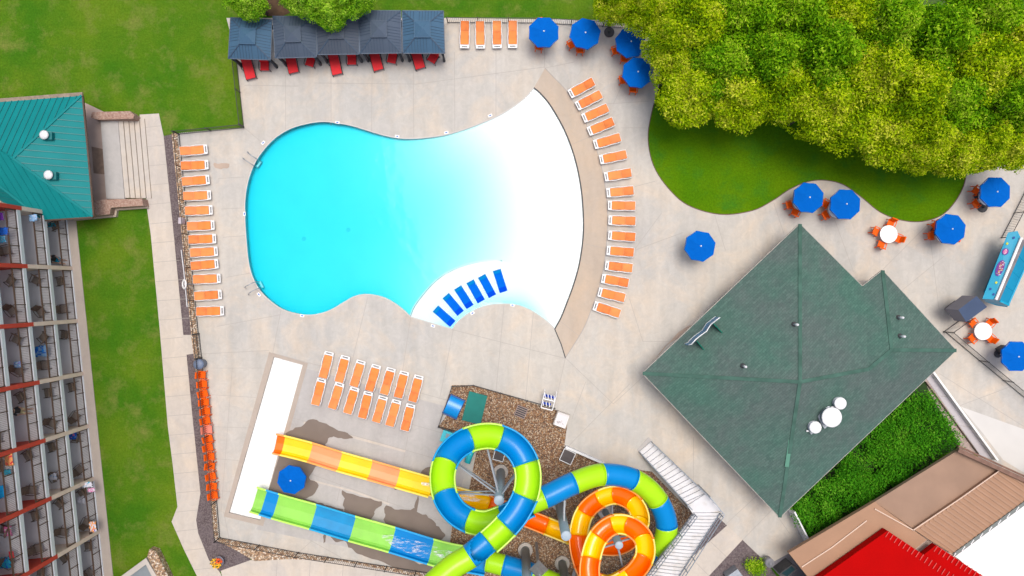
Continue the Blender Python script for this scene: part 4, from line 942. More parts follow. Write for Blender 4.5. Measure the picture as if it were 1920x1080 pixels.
# wet patches on the slab
M_wet = mat('wet_concrete', (0.205, 0.165, 0.140), 0.6, 0.10, 0.9, spec=.15)
def patch(pts_, z=DZ+0.02):
    P = catmull([Vector(p) for p in pts_], 4, True); rd = random.Random(len(pts_)*7)
    out_ = []
    for i, p in enumerate(P):
        q = p+Vector((noise.noise(Vector((p.x*.12, p.y*.12, 1)))*4, noise.noise(Vector((p.x*.12, p.y*.12, 9)))*4)); out_.append(O(*q))
    return out_
g = MB()
c8 = lambda l: [(480+x/3.6, 780+y/3.6) for x, y in l]
for l in ([(235, 95), (300, 70), (350, 30), (430, 35), (520, 80), (600, 110), (650, 140), (600, 155), (540, 140), (500, 145), (470, 180), (450, 230), (300, 210), (210, 130)],
          [(170, 250), (280, 260), (340, 300), (330, 380), (360, 420), (300, 360), (200, 345), (120, 440), (100, 500), (95, 470)],
          [(260, 530), (350, 560), (420, 580), (480, 600), (600, 640), (560, 660), (420, 620), (250, 560)],
          [(575, 505), (680, 535), (780, 560), (855, 585), (800, 640), (790, 680), (740, 690), (600, 640), (600, 560)],
          [(880, 600), (960, 630), (1060, 625), (1100, 650), (1190, 690), (1220, 740), (1270, 780), (1265, 820), (1200, 850), (1000, 800), (880, 720), (870, 650)],
          [(500, 800), (620, 835), (760, 880), (900, 920), (960, 990), (1050, 1000), (1150, 1020), (1210, 1040), (1100, 1035), (960, 1020), (840, 940), (780, 930), (700, 935), (640, 890), (600, 840), (540, 850)],
          [(170, 235), (290, 255), (400, 285), (440, 330), (395, 350), (360, 420), (420, 460), (380, 530), (280, 560), (160, 520), (90, 490), (130, 400), (150, 300)],
          [(660, 800), (800, 860), (960, 930), (1100, 990), (1230, 1020), (1300, 1050), (1180, 1060), (1000, 1040), (820, 970), (700, 930), (640, 860)],
          [(455, 800), (475, 800), (465, 850), (455, 860)], [(1085, 560), (1100, 540), (1090, 640), (1065, 640)],
          [(925, 465), (990, 475), (960, 495), (930, 490)], [(1110, 370), (1200, 340), (1240, 400), (1210, 430)], [(400, 300), (440, 310), (420, 330), (390, 325)]):
    pz = globals().get('pz', DZ+.020)+.003; g.sheet(patch(c8(l)), pz)
struct(g.build('wet_patches', [M_wet, mat('damp_concrete', (0.33, 0.305, 0.30), 0.6, 0.2, 1)]), 'structure')
g = MB()
for l in ([(405, 305), (430, 308), (426, 316), (404, 315)], [(1350, 600), (1260, 640), (1230, 670), (1290, 610)], ): g.sheet(patch(l), DZ+0.018)
struct(g.build('tan_stains', mat('tan_stain', (0.46, 0.36, 0.29), 0.85, 0.12, 1)), 'structure')

# ---------------------------------------------------------------- stair tower
st = thing('slide_stair', 'white metal stair with grey railings climbing to the slide tower', 'stairs', O(1215, 838)); SLc = Vector(st.location)
a0, a1 = G(1197, 846, 0), G(1217, 827, 0); b0, b1 = G(1291, 952, 2.9), G(1330, 920, 2.9)
# run one: between left line (1197,846)->(1300,961) and right line (1217,827)->(1350,958)
def stair_run(l0, l1, r0, r1, z0, z1, nst, nm):
    g = MB()
    for i in range(nst):
        t0, t1 = i/nst, (i+1)/nst; z = z0+(z1-z0)*(i+1)/nst
        q = [G(l0[0]+(l1[0]-l0[0])*t, l0[1]+(l1[1]-l0[1])*t, z)-SLc for t in (t0, t1)]+[G(r0[0]+(r1[0]-r0[0])*t, r0[1]+(r1[1]-r0[1])*t, z)-SLc for t in (t1, t0)]
        k = len(g.v); g.v += [tuple(p) for p in q]+[tuple(p-Vector((0, 0, .17))) for p in q]
        for f in ((0, 1, 2, 3), (0, 4, 5, 1), (1, 5, 6, 2), (2, 6, 7, 3), (3, 7, 4, 0)): g.f.append([k+j for j in f][::-1]); g.m.append(0)
    g.build('treads', M_tread, st)
    for s, (p0, p1) in (('l', (l0, l1)), ('r', (r0, r1))):
        A = G(*p0, z0)-SLc; B = G(*p1, z1)-SLc; g = MB()
        g.bar(A+Vector((0, 0, .0)), B+Vector((0, 0, .0)), 0.06, 0.26)
        for hh in (0.55, 1.05): g.bar(A+Vector((0, 0, hh)), B+Vector((0, 0, hh)), 0.045, 0.045)
        nn = 8
        for i in range(nn+1): q = A.lerp(B, i/nn); g.bar(q, q+Vector((0, 0, 1.05)), 0.05, 0.05)
        g.build('railing', M_steelL, st)
M_tread = mat('tread_paint', (0.62, 0.62, 0.64), 0.5, col2=(0.50, 0.48, 0.46), scale=1.6, lo=0.25, hi=0.5)
stair_run((1199, 847), (1292, 949), (1221, 828), (1330, 932), 0.05, 2.6, 15, 'a')
g = MB(); l = [G(*p, 2.75)-SLc for p in ((1289, 948), (1325, 925), (1351, 958), (1300, 965))]
g.prism([(p.x, p.y) for p in [l[0], l[1], l[2], l[3]]][::-1], 2.6, 2.75); g.build('landing', M_tread, st)
for x, y in ((1291, 950), (1325, 927), (1350, 958), (1301, 964)):
    g = MB(); p = G(x, y, 2.7)-SLc; g.bar((p.x, p.y, 0), p, 0.12, 0.12); g.build('leg', M_steelL, st)
g = MB()
A, B, Cx = (G(*p, 2.75)-SLc for p in ((1325, 925), (1351, 957), (1349, 962)))
for hh in (.55, 1.05): g.bar(A+Vector((0, 0, hh)), B+Vector((0, 0, hh)), .045); g.bar(B+Vector((0, 0, hh)), Cx+Vector((0, 0, hh)), .045)
for q in (A, A.lerp(B, .5), B): g.bar(q, q+Vector((0, 0, 1.05)), .05)
g.build('railing', M_steelL, st)
stair_run((1301, 962), (1180, 1120), (1349, 962), (1240, 1130), 2.75, 7.2, 26, 'b')
g = MB(); g.prism([O(*p) for p in ((1194, 843), (1216, 819), (1224, 827), (1201, 848))], DZ, DZ+0.03); struct(g.build('stair_pad', M_cool))
# fence wall between yard and deck
g = MB(); g.wall([O(1060, 836), O(1134, 868)], 0, 0.5, 0.16); g.build('low_kerb_wall', M_whitemetal); tag(bpy.data.objects['low_kerb_wall'], 'low white wall along the edge of the rock yard beside the framed hatch', 'wall')

# ---------------------------------------------------------------- fences
def fence(pts_, label, h=1.25, step=2.3, rz=0, base=0.0):
    P = [O(*p) for p in pts_]; o_ = P[0]; r = thing('picket_fence', label, 'fence', (o_.x, o_.y, base), 0, 'black picket fences round the pool area')
    g = None
    for a, b_ in zip(P, P[1:]):
        d_ = b_-a; Ln = d_.length; k = max(1, round(Ln/step)); u = d_/Ln
        for i in range(k):
            q0 = a+u*(Ln*i/k)-o_; q1 = a+u*(Ln*(i+1)/k)-o_
            g = MB(); g.bar(q0, q0+Vector((0, 0, h+.05)), .06, .06); g.build('post', M_black, r)
            g = MB()
            for z in (.14, h-.06): g.bar(q0+Vector((0, 0, z)), q1+Vector((0, 0, z)), .035, .04)
            m_ = int((q1-q0).length/0.13)
            for j in range(1, m_): q = q0.lerp(q1, j/m_); g.bar(q+Vector((0, 0, .06)), q+Vector((0, 0, h)), .018, .018)
            g.build('picket_panel', M_black, r)
    g = MB(); q = P[-1]-o_; g.bar(q, q+Vector((0, 0, h+.05)), .06, .06); g.build('post', M_black, r)
    return r
fence([(337, 252), (355, 440), (373, 625)], 'black picket fence behind the upper column of orange loungers')
fence([(379, 672), (388, 760), (402, 870), (413, 1007)], 'black picket fence behind the row of orange resin chairs')
fence([(413, 1007), (560, 1035), (836, 1078)], 'black picket fence along the bottom edge of the slide deck')
fence([(444, 110), (458, 238)], 'short black picket fence between the lawn and the first cabana')
fence([(458, 240), (335, 252)], 'black picket fence across the lawn corner above the lounger column')
fence([(840, 43), (1010, 44), (1130, 50), (1225, 58)], 'black picket fence behind the four loungers and the umbrellas at the top')
fence([(1771, 622), (1835, 676), (1925, 750), (1980, 790)], 'black picket fence right of the green roof, running to the right picture edge', 1.3)
fence([(1768, 622), (1796, 602)], 'short black gate panel between the green roof and the grey hut', 1.5)
fence([(1876, 446), (1900, 400), (1930, 340)], 'black picket fence above the turquoise stand', 1.3)
fence([(823, 798), (848, 724), (888, 722), (1040, 765)], 'low black fence round the top of the rock yard', 0.4)
fence([(823, 799), (872, 812)], 'low black fence beside the cyan play step', 0.6)
gt = thing('gate', 'black bar gate in the left fence beside the two-part mulch bed', 'gate', O(374, 626)); g = MB(); e = O(379, 670)-O(374, 626)
for z in (.1, .65, 1.25): g.bar((0, 0, z), e+Vector((0, 0, z)), .04)
for k in range(16): q = e*(k/15); g.bar(q+Vector((0, 0, .1)), q+Vector((0, 0, 1.25)), .02)
g.build('gate_leaf', M_black, gt)
for q in (Vector((0, 0, 0)), e): g = MB(); g.bar(q, q+Vector((0, 0, 1.4)), .08); g.build('post', M_black, gt)

# ---------------------------------------------------------------- furniture prototypes
def lounger(bz=.50, m1=None, m2=None):
    t = thing('pool_lounger', 'x', 'sun lounger')     # +y = foot end, length 1.95
    fr = MB(); Lg = 1.95
    for s in (-1, 1):
        fr.tube([(s*.315, -.93, .40), (s*.345, -.60, .37), (s*.315, -.2, .34), (s*.350, .20, .37), (s*.325, .60, .34), (s*.30, .95, .33)], .030, 6)
    fr.bar((-.3, -.93, .40), (.3, -.93, .40), .035); fr.bar((-.3, .0, .33), (.3, .0, .33), .035)
    fr.build('frame', M_white, t, True)
    g = MB(); g.add([(-.285, -.22, .372), (.285, -.22, .372), (.28, .15, .345), (-.28, .15, .345), (.28, .70, .37), (-.28, .70, .37)], [(0, 1, 2, 3), (3, 2, 4, 5)])
    o = g.build('sling', m1 or M_orange, t); o.modifiers.new('t', 'SOLIDIFY').thickness = .015
    g = MB(); g.add([(-.285, -.23, .375), (.285, -.23, .375), (.285, -.90+(bz-.5)*.35, bz), (-.285, -.90+(bz-.5)*.35, bz)], [(0, 3, 2, 1)])
    o = g.build('backrest', m2 or M_orangeB, t); o.modifiers.new('t', 'SOLIDIFY').thickness = .015
    g = MB(); g.box((0, .85, .345), (.62, .24, .05)); o = g.build('foot_panel', M_white, t)
    g = MB()
    for k in range(6): g.box((-.17+k*.068, .86, .372), (.05, .10, .008))
    g.build('vent_slots', M_darkgrey, o)
    for sx in (-1, 1):
        for y in (-.72, .72): g = MB(); g.bar((sx*.29, y, .33), (sx*.30, y*1.04, 0), .045, .06); g.build('leg', M_white, t)
    return t
mo1 = mat('orange_sling_faded', (0.84, 0.275, 0.065), 0.7, 0.22, 2.2); mo2 = mat('orange_sling_worn', (0.82, 0.215, 0.040), 0.7, 0.28, 2.8)
LPS = [lounger(), lounger(.62, mo1, M_orangeB), lounger(.44, mo2, mo1), lounger(.56, M_orange, mo2)]; LUS = [False]*4; lrn = random.Random(8)
GL = 'orange and white pool loungers'
def pl_lounger(x, y, ang, label, z=DZ):
    """ang: direction of the foot end in the plan, degrees clockwise from right"""
    i = lrn.randrange(4); a = R(-ang)-math.pi/2
    place(LPS[i], LUS[i], O(x+lrn.uniform(-.5, .5), y, z), a+R(random.uniform(-1.6, 1.6)), label, GL); LUS[i] = True
for i, (x, y) in enumerate([(367, 283.5), (369, 311.5), (371, 340), (373, 368), (376.5, 395.5), (380, 424), (383, 449), (385.5, 473), (387.5, 497), (391, 523), (393.5, 553.5), (397, 583)]):
    pl_lounger(x, y, -4 if i < 9 else -3, '%s orange lounger from the top in the column along the left fence' % ORD[i])
for i, (x, y, a) in enumerate([(1090, 167, 152), (1104, 190, 153), (1116, 214, 155), (1126.5, 239, 158), (1138, 266, 164), (1149, 296, 168), (1158, 329, 172), (1162, 360.5, 176), (1165, 386.5, 180), (1166, 414.5, 181), (1165, 443.5, 183), (1162.5, 472, 184), (1159, 500.5, 187), (1153, 526.5, 192), (1146, 553, 195), (1137, 580.5, 199)]):
    pl_lounger(x, y, a, '%s orange lounger from the top in the curved row right of the pool beach' % ORD[i])
for i, (x, y) in enumerate([(872, 67.5), (901, 68), (932, 67.5), (961, 67)]): pl_lounger(x, y, 90, '%s orange lounger from the left in the group of four by the top fence' % ORD[i])
for i, (x, y) in enumerate([(614, 684), (644, 691.5), (672.5, 700), (701, 708), (728, 714), (754, 720.5), (781, 728)]): pl_lounger(x, y, -75, '%s orange lounger from the left in the upper of the two slanted rows' % ORD[i])
for i, (x, y) in enumerate([(600, 734), (632.5, 741.5), (660, 750), (687, 758.5), (713.5, 766.5), (739, 773.5), (766, 781.5)]): pl_lounger(x, y, -75, '%s orange lounger from the left in the lower of the two slanted rows' % ORD[i])

# red cushioned cabana loungers and armchairs
def red_lounger():
    t = thing('cabana_lounger', 'x', 'sun lounger')
    g = MB()
    for s in (-1, 1): g.tube([(s*.36, -1.0, .34), (s*.37, 0, .30), (s*.36, .85, .30), (s*.34, .9, 0)], .025, 6); g.tube([(s*.40, -.3, .30), (s*.42, -.25, .55), (s*.42, .15, .55), (s*.40, .18, .30)], .022, 6)
    g.build('frame', M_black, t)
    g = MB(); g.box((0, .30, .37), (.66, 1.16, .10)); g.build('cushion', M_red, t)
    g = MB(); g.box((0, -.62, .48), (.66, .72, .10), 0, 0, ('X', -.32)); g.build('back_cushion', M_red, t)
    return t
def arm_chair(nm, seatm, framem, w_=.62, cat_='armchair'):
    t = thing(nm, 'x', cat_)
    g = MB(); g.box((0, .02, .40), (w_, w_*.95, .09)); g.build('seat', seatm, t)
    g = MB(); g.box((0, -w_*.52, .68), (w_, .08, .52), 0, 0, ('X', .24)); g.build('backrest', seatm, t)
    for s in (-1, 1):
        g = MB(); g.tube([(s*(w_/2+.05), -w_*.5, .62), (s*(w_/2+.06), 0, .62), (s*(w_/2+.05), w_*.45, .60), (s*(w_/2+.04), w_*.5, 0)], .028, 6); g.build('armrest', framem, t)
        g = MB(); g.bar((s*w_*.45, -w_*.45, .4), (s*w_*.5, -w_*.62, 0), .045); g.build('leg', framem, t)
    return t
rl = red_lounger(); rc = arm_chair('cabana_armchair', M_red, M_black, .60)
for i, (a, b_) in enumerate([((463, 108), (474.5, 151)), ((546, 104), (554, 140)), ((625, 98), (635, 143)), ((701, 94), (712, 135)), ((779, 95), (790, 132))]):
    d_ = Vector((b_[0]-a[0], -(b_[1]-a[1]))); d_.normalize(); foot = O(*b_, DZ); c_ = foot-Vector((d_.x, d_.y, 0))*0.92
    place(rl, i > 0, c_, math.atan2(d_.y, d_.x)-math.pi/2, 'red cushioned lounger sticking out from under the %s cabana from the left' % ORD[i], 'red loungers under the cabanas')
for i, (x, y, a) in enumerate([(500, 127, 180), (585, 119, 197), (662, 116, 180), (737, 113, 193), (813, 112, 212)]):
    place(rc, i > 0, O(x, y, DZ), R(-a+0) if a != 180 else R(180), 'red cushioned armchair at the front of the %s cabana from the left' % ORD[i], 'red armchairs under the cabanas')
# cabanas
M_cab = bpy.data.materials.new('slate_roof_panel'); M_cab.use_nodes = True; n, L, b = nodes_of(M_cab)
mat_c = mat('slate_metal', (0.070, 0.112, 0.170), 0.6, 0.25, 0.3, spec=0.3)
mat_cs = [mat('slate_metal_blue', (0.065, 0.142, 0.235), 0.55, 0.2, 0.3, spec=0.3), mat('slate_metal_dusty', (0.088, 0.118, 0.170), 0.6, 0.25, 0.3, spec=0.3), mat('slate_metal_grey', (0.092, 0.112, 0.150), 0.6, 0.25, 0.3, spec=0.3)]
def cabana(pts_, lab, i):
    mat_c = mat_cs[0 if i in (0, 4) else (1 if i in (1, 3) else 2)]
    cx = sum(p[0] for p in pts_)/4; cy = sum(p[1] for p in pts_)/4
    base = G(cx, cy, 2.3); t = thing('cabana', lab, 'cabana', (base.x, base.y, DZ), 0, 'slate blue cabanas side by side'); o_ = Vector((base.x, base.y, DZ))
    ev = [G(x, y, 2.35)-o_ for x, y in pts_]; c_ = sum(ev, Vector())/4; apx = c_+Vector((0, 0, .85))
    g = MB(); cut = 0.70; ring = [e_.lerp(apx, cut) for e_ in ev]
    for k in range(4):
        a, b_ = ev[k], ev[(k+1) % 4]; f = [a, b_, ring[(k+1) % 4], ring[k]]
        if (f[1]-f[0]).cross(f[2]-f[0]).z < 0: f = f[::-1]
        g.add(f, [(0, 1, 2, 3)]); mid = (a+b_)/2; seams(g, f, apx-mid, .2, .022, .02, 1, .004)
    g.build('roof', [mat_c, mat('slate_seam', (0.022, 0.045, 0.085), 0.5)], t)
    g = MB()
    for k in range(4): g.bar(ev[k]+Vector((0, 0, .02)), ev[k].lerp(apx, cut)+Vector((0, 0, .02)), .06, .04)
    for k in range(4): g.bar(ev[k], ev[(k+1) % 4], .05, .05)
    g.build('roof_frame', mat('slate_trim', (0.045, 0.078, 0.130), 0.5), t)
    g = MB(); r2 = [e_.lerp(apx, .62)+Vector((0, 0, .14)) for e_ in ev]; top = apx+Vector((0, 0, .13))
    for k in range(4):
        f = [r2[k], r2[(k+1) % 4], top]
        if (f[1]-f[0]).cross(f[2]-f[0]).z < 0: f = f[::-1]
        g.add(f, [(0, 1, 2)]); g.bar(r2[k], r2[(k+1) % 4], .03, .05)
    g.build('roof_cap', mat_c, t)
    for k, e_ in enumerate(ev):
        q = e_.lerp(c_, .14); g = MB(); g.bar((q.x, q.y, 0), (q.x, q.y, 2.3), .09); g.build('post', M_black, t)
        g = MB(); x0, y0 = q.x, q.y; g.tube([(x0, y0-.10, 2.2), (x0+.02, y0-.12, 1.2), (x0-.01, y0-.12, .08)], [.11, .07, .10], 9); g.build('curtain', mat('charcoal_curtain', (0.045, 0.05, 0.065), 0.9, .4, 5), t, True)
    return t
CAB = [((432.5, 33), (510, 37), (507.5, 112.5), (428, 110)), ((511.5, 30.5), (591.5, 31), (593.5, 107), (516, 109)), ((593, 27), (672.5, 22), (673.5, 101.5), (595.5, 102.5)), ((673, 20), (751.5, 20), (752.5, 99.5), (675, 100.5)), ((754, 20), (831.5, 20.5), (834, 100), (755.5, 100))]
for i, c_ in enumerate(CAB): cabana(c_, '%s slate blue metal roofed cabana from the left in the row of five' % ORD[i], i)

# resin chairs, tables, umbrellas
ch = arm_chair('resin_chair', M_seat, M_seat, .44, 'chair'); cu = False
def chair(x, y, ang, label, grp, mt=None):
    """ang: direction the chair faces in the plan, degrees clockwise from right"""
    global cu
    o = place(ch, cu, O(x, y, DZ), R(-ang)-math.pi/2, label, grp); cu = True
    return o
for i, (x, y) in enumerate([(383, 702), (384, 719), (386, 736), (388, 752.5), (390, 769.5), (391.5, 786.5), (394, 803.5), (395, 820), (396.5, 836.5), (398, 853.5), (399.5, 871.5), (401, 890), (403, 909), (405, 926)]):
    if i == 6: continue
    chair(x+1.5+random.uniform(-1, 1), y, -4+random.uniform(-12, 12), '%s orange resin chair from the top in the line along the lower left fence' % ORD[i if i < 6 else i-1], 'orange resin chairs lined up along the fence')
pc = arm_chair('resin_chair', M_pink, M_pink, .50, 'chair'); pc.location = O(395, 803.5, DZ); pc.rotation_euler = (0, 0, R(4)-math.pi/2); pc['label'] = 'single faded coral resin chair in the line along the lower left fence'
def table(x, y, label, r=.61, z=DZ):
    t = thing('patio_table', label, 'table', O(x, y, z), 0, 'round white patio tables')
    g = MB(); g.lathe((0, 0, 0), [(0, .70), (r*.97, .70), (r, .715), (r, .74), (r*.98, .75), (0, .752)], 36); g.build('table_top', M_tab, t)
    g = MB(); g.tube([(0, 0, 0.03), (0, 0, .70)], .05, 10); g.lathe((0, 0, 0), [(.28, 0), (.28, .04), (.05, .08)], 18); g.build('pedestal', M_white, t)
M_tab = mat('table_white', (0.88, 0.88, 0.88), 0.35, 0.02, 4)
def umbrella():
    t = thing('pool_umbrella', 'x', 'umbrella'); r = 1.075
    g = MB(); n_ = 8
    for k in range(n_):
        a0_, a1_ = 2*math.pi*k/n_, 2*math.pi*(k+1)/n_
        e0 = Vector((r*math.cos(a0_), r*math.sin(a0_), 2.22)); e1 = Vector((r*math.cos(a1_), r*math.sin(a1_), 2.22)); tp = Vector((0, 0, 2.50)); m0 = e0.lerp(tp, .5)+Vector((0, 0, .02)); m1 = e1.lerp(tp, .5)+Vector((0, 0, .02))
        em = (e0+e1)/2*0.985; em.z = 2.235; g.add([e0, em, e1, m1, (m0+m1)/2-Vector((0, 0, .02)), m0, tp], [(0, 1, 4, 5), (1, 2, 3, 4), (5, 4, 6), (4, 3, 6)])
    g.build('canopy', M_blue, t)
    g = MB()
    for k in range(n_):
        a0_, a1_ = 2*math.pi*k/n_, 2*math.pi*(k+1)/n_
        e0 = Vector((r*math.cos(a0_), r*math.sin(a0_), 2.22)); e1 = Vector((r*math.cos(a1_), r*math.sin(a1_), 2.22)); dn = Vector((0, 0, -.14))
        g.add([e0, e1, e1*1.01+dn, e0*1.01+dn], [(0, 3, 2, 1)])
    g.build('valance', M_blue, t)
    g = MB(); g.tube([(0, 0, .1), (0, 0, 2.55)], .024, 8); g.build('pole', M_whitemetal, t)
    g = MB(); g.lathe((0, 0, 2.49), [(.05, 0), (.055, .03), (.03, .07), (0, .08)], 12); g.build('finial', M_white, t)
    g = MB(); g.lathe((0, 0, 0), [(.27, 0), (.27, .06), (.20, .09), (.04, .12), (.04, .3)], 20); g.build('base', M_darkgrey, t)
    for k in range(n_):
        a0_ = 2*math.pi*k/n_; g = MB(); g.bar((0, 0, 2.42), (r*math.cos(a0_)*.97, r*math.sin(a0_)*.97, 2.17), .02); g.build('rib', M_whitemetal, t)
    return t
um = umbrella(); uu = False
def umb(x, y, rot, label, s=1.0, dz=0.0):
    global uu
    q = G(x, y, 2.6+DZ+dz)
    o = place(um, uu, (q.x, q.y, DZ+dz), R(rot), label, 'round blue umbrellas'); uu = True
    o.scale = (s, s, 1); return q
def ortho_px(q): return 960+q.x/PX, 540-q.y/PX
CG = 'orange resin chairs at the white tables'
def um_set(x, y, rot, lab, tl, chairs, dxy=(0, 0), ts=True):
    q = umb(x, y, rot, lab); ox, oy = ortho_px(q)
    ox += dxy[0]; oy += dxy[1]
    if ts: table(ox, oy, tl)
    for nm, a in chairs:
        rr = 21.5; chair(ox+rr*math.cos(R(a)), oy+rr*math.sin(R(a)), a+180, 'orange resin chair %s' % nm, CG)
um_set(1020, 57.5, 22, 'blue umbrella nearest the four top loungers', 'white table under the umbrella nearest the four top loungers', [('poking out below the umbrella nearest the four top loungers', 103), ('hidden above the umbrella nearest the four top loungers', 260)], (-2, -8))
um_set(1098, 60, 10, 'second blue umbrella from the left along the top fence', 'white table under the second umbrella along the top fence', [('poking out below the second umbrella along the top fence', 95), ('at the left edge of the second umbrella along the top fence', 150), ('under the second umbrella along the top fence on its right', 330)], (-3, -5))
um_set(1184, 76.5, 30, 'blue umbrella partly under the yellow-green tree, upper of the close pair', 'white table under the upper of the close pair of umbrellas', [('between the close pair of umbrellas by the tree', 100), ('left of the upper umbrella of the close pair by the tree', 165)], (-1, -4))
um_set(1197, 133.5, 15, 'blue umbrella just below the one touching the tree', 'white table under the lower of the close pair of umbrellas', [('poking out below the lower umbrella of the close pair', 95), ('left of the lower umbrella of the close pair', 170), ('under the lower umbrella of the close pair on its right', 350)], (1, -2))
um_set(1315, 461, 12, 'lone blue umbrella between the curved lounger row and the green roof', '', [], (0, 0), False)
um_set(1519.5, 369.5, 17, 'blue umbrella on the bulge of the lawn edge, left of two', 'white table under the left of the two umbrellas at the lawn bulge', [('left of the left umbrella at the lawn bulge', 165), ('below left of the left umbrella at the lawn bulge', 115), ('hidden right of the left umbrella at the lawn bulge', 340)], (1, 3))
um_set(1589, 382, 20, 'blue umbrella on the bulge of the lawn edge, right of two', 'white table under the right of the two umbrellas at the lawn bulge', [('upper left of the right umbrella at the lawn bulge', 210), ('lower left of the right umbrella at the lawn bulge', 150), ('hidden right of the right umbrella at the lawn bulge', 20)], (0, 5))
um_set(1787.5, 429, 15, 'blue umbrella at the lower right end of the round lawn', 'white table left of the umbrella at the lower right end of the lawn', [('upper left at the umbrella by the lower right end of the lawn', 232), ('lower left at the umbrella by the lower right end of the lawn', 172), ('hidden right at the umbrella by the lower right end of the lawn', 20)], (9, 6))
um_set(1872, 359, 22, 'blue umbrella nearest the right picture edge under the trees', 'white table left of the umbrella nearest the right picture edge', [('upper left at the umbrella nearest the right picture edge', 215), ('lower left at the umbrella nearest the right picture edge', 145), ('hidden right at the umbrella nearest the right picture edge', 10)], (8, 4))
um_set(1912, 669, 22, 'blue umbrella cut by the right picture edge below the white table', '', [], (0, 0), False)
q = umb(544, 902, 12, 'blue umbrella between the ends of the two slides', 0.93)
def bare_set(x, y, tl, chs, lab):
    s = (CAM_H-.75)/CAM_H; ox, oy = 960+(x-960)*s, 540+(y-540)*s
    table(ox, oy, tl)
    for nm, a in chs: chair(ox+22*math.cos(R(a)), oy+22*math.sin(R(a)), a+180+random.uniform(-12, 12), 'orange resin chair %s of %s' % (nm, lab), CG)
bare_set(1666, 439, 'bare white round table below the round lawn', [('at the top', 290), ('on the left', 195), ('on the right', 20), ('at the bottom', 118)], 'the bare white table below the lawn')
bare_set(1843, 621, 'bare white round table below the turquoise stand', [('upper left', 225), ('upper right', 318), ('lower left', 140), ('lower right', 38)], 'the bare white table below the turquoise stand')
# dark square chair at the right edge umbrella, spare umbrella bases
g = MB(); g.box((0, 0, .25), (.5, .55, .5), R(30)); g.box((0.02, 0.02, .52), (.2, .2, .06), 0, 1); tag(g.build('storage_crate', [M_darkgrey, M_vent], loc=O(1874, 656, DZ)), 'dark crate with pale top left of the umbrella at the right edge', 'crate')
for x, y, l_ in ((1142, 61, 'spare grey umbrella base on the deck between two top umbrellas'), (1841, 389, 'dark round umbrella base below the orange chairs at the right')):
    g = MB(); g.lathe((0, 0, 0), [(.36, 0), (.36, .05), (.30, .08), (.06, .1), (.05, .35), (0, .36)], 22); tag(g.build('umbrella_base', M_darkgrey, loc=O(x, y, DZ)), l_, 'umbrella base', 'spare umbrella bases')
for x, y, l_ in ((567, 447, 'left'), (651, 430, 'right')):
    g = MB(); g.lathe((0, 0, 0), [(.16, 0), (.16, .012), (.13, .016), (0, .016)], 16); tag(g.build('floor_drain', mat('drain_grey', (.66, .72, .72), .6), loc=O(x, y, WZ-floor_depth((x, y))+.002)), '%s of the two faint round drains on the floor of the deep end' % l_, 'drain')
# in-water loungers
def wl():
    t = thing('in_pool_lounger', 'x', 'in-pool lounger')
    g = MB(); prof = [(-.82, .20), (-.60, .15), (-.2, .10), (.2, .14), (.45, .15), (.8, .07)]
    for i, (y, z) in enumerate(prof): g.v += [(-.285, y, z), (.285, y, z), (.285, y, -.08), (-.285, y, -.08)]
    for i in range(5):
        k = 4*i
        for a in range(4): g.f.append([k+a, k+(a+1) % 4, k+4+(a+1) % 4, k+4+a][::-1]); g.m.append(0 if i < 4 else 1)
    g.f += [[0, 1, 2, 3], [23, 22, 21, 20]]; g.m += [0, 1]
    g.build('shell', [mat('pool_lounger_blue', (0.0, 0.13, 0.66), .8, .1, 1.2, spec=.05), mat('pool_lounger_deep', (0.0, 0.065, 0.62), .8, spec=.05)], t)
    g = MB(); g.box((0, -.68, .22), (.54, .24, .05), 0, 0, ('X', -.25)); g.build('headrest', mat('pool_lounger_light', (0.0, 0.20, 0.55), .8, spec=.05), t)
    return t
wp = wl()
for i, (a, b_) in enumerate([((815, 577), (851, 609)), ((834, 552), (866, 590)), ((857, 537), (883, 578)), ((880, 525), (904, 568)), ((902, 515), (925, 558)), ((931, 505), (945, 549))]):
    d_ = Vector((b_[0]-a[0], a[1]-b_[1])).normalized(); c_ = (O(*a)+O(*b_))/2
    place(wp, i > 0, (c_.x, c_.y, -.06), math.atan2(d_.y, d_.x)-math.pi/2, '%s blue lounger from the left standing in the shallow shelf water' % ORD[i], 'blue loungers on the pool shelf')
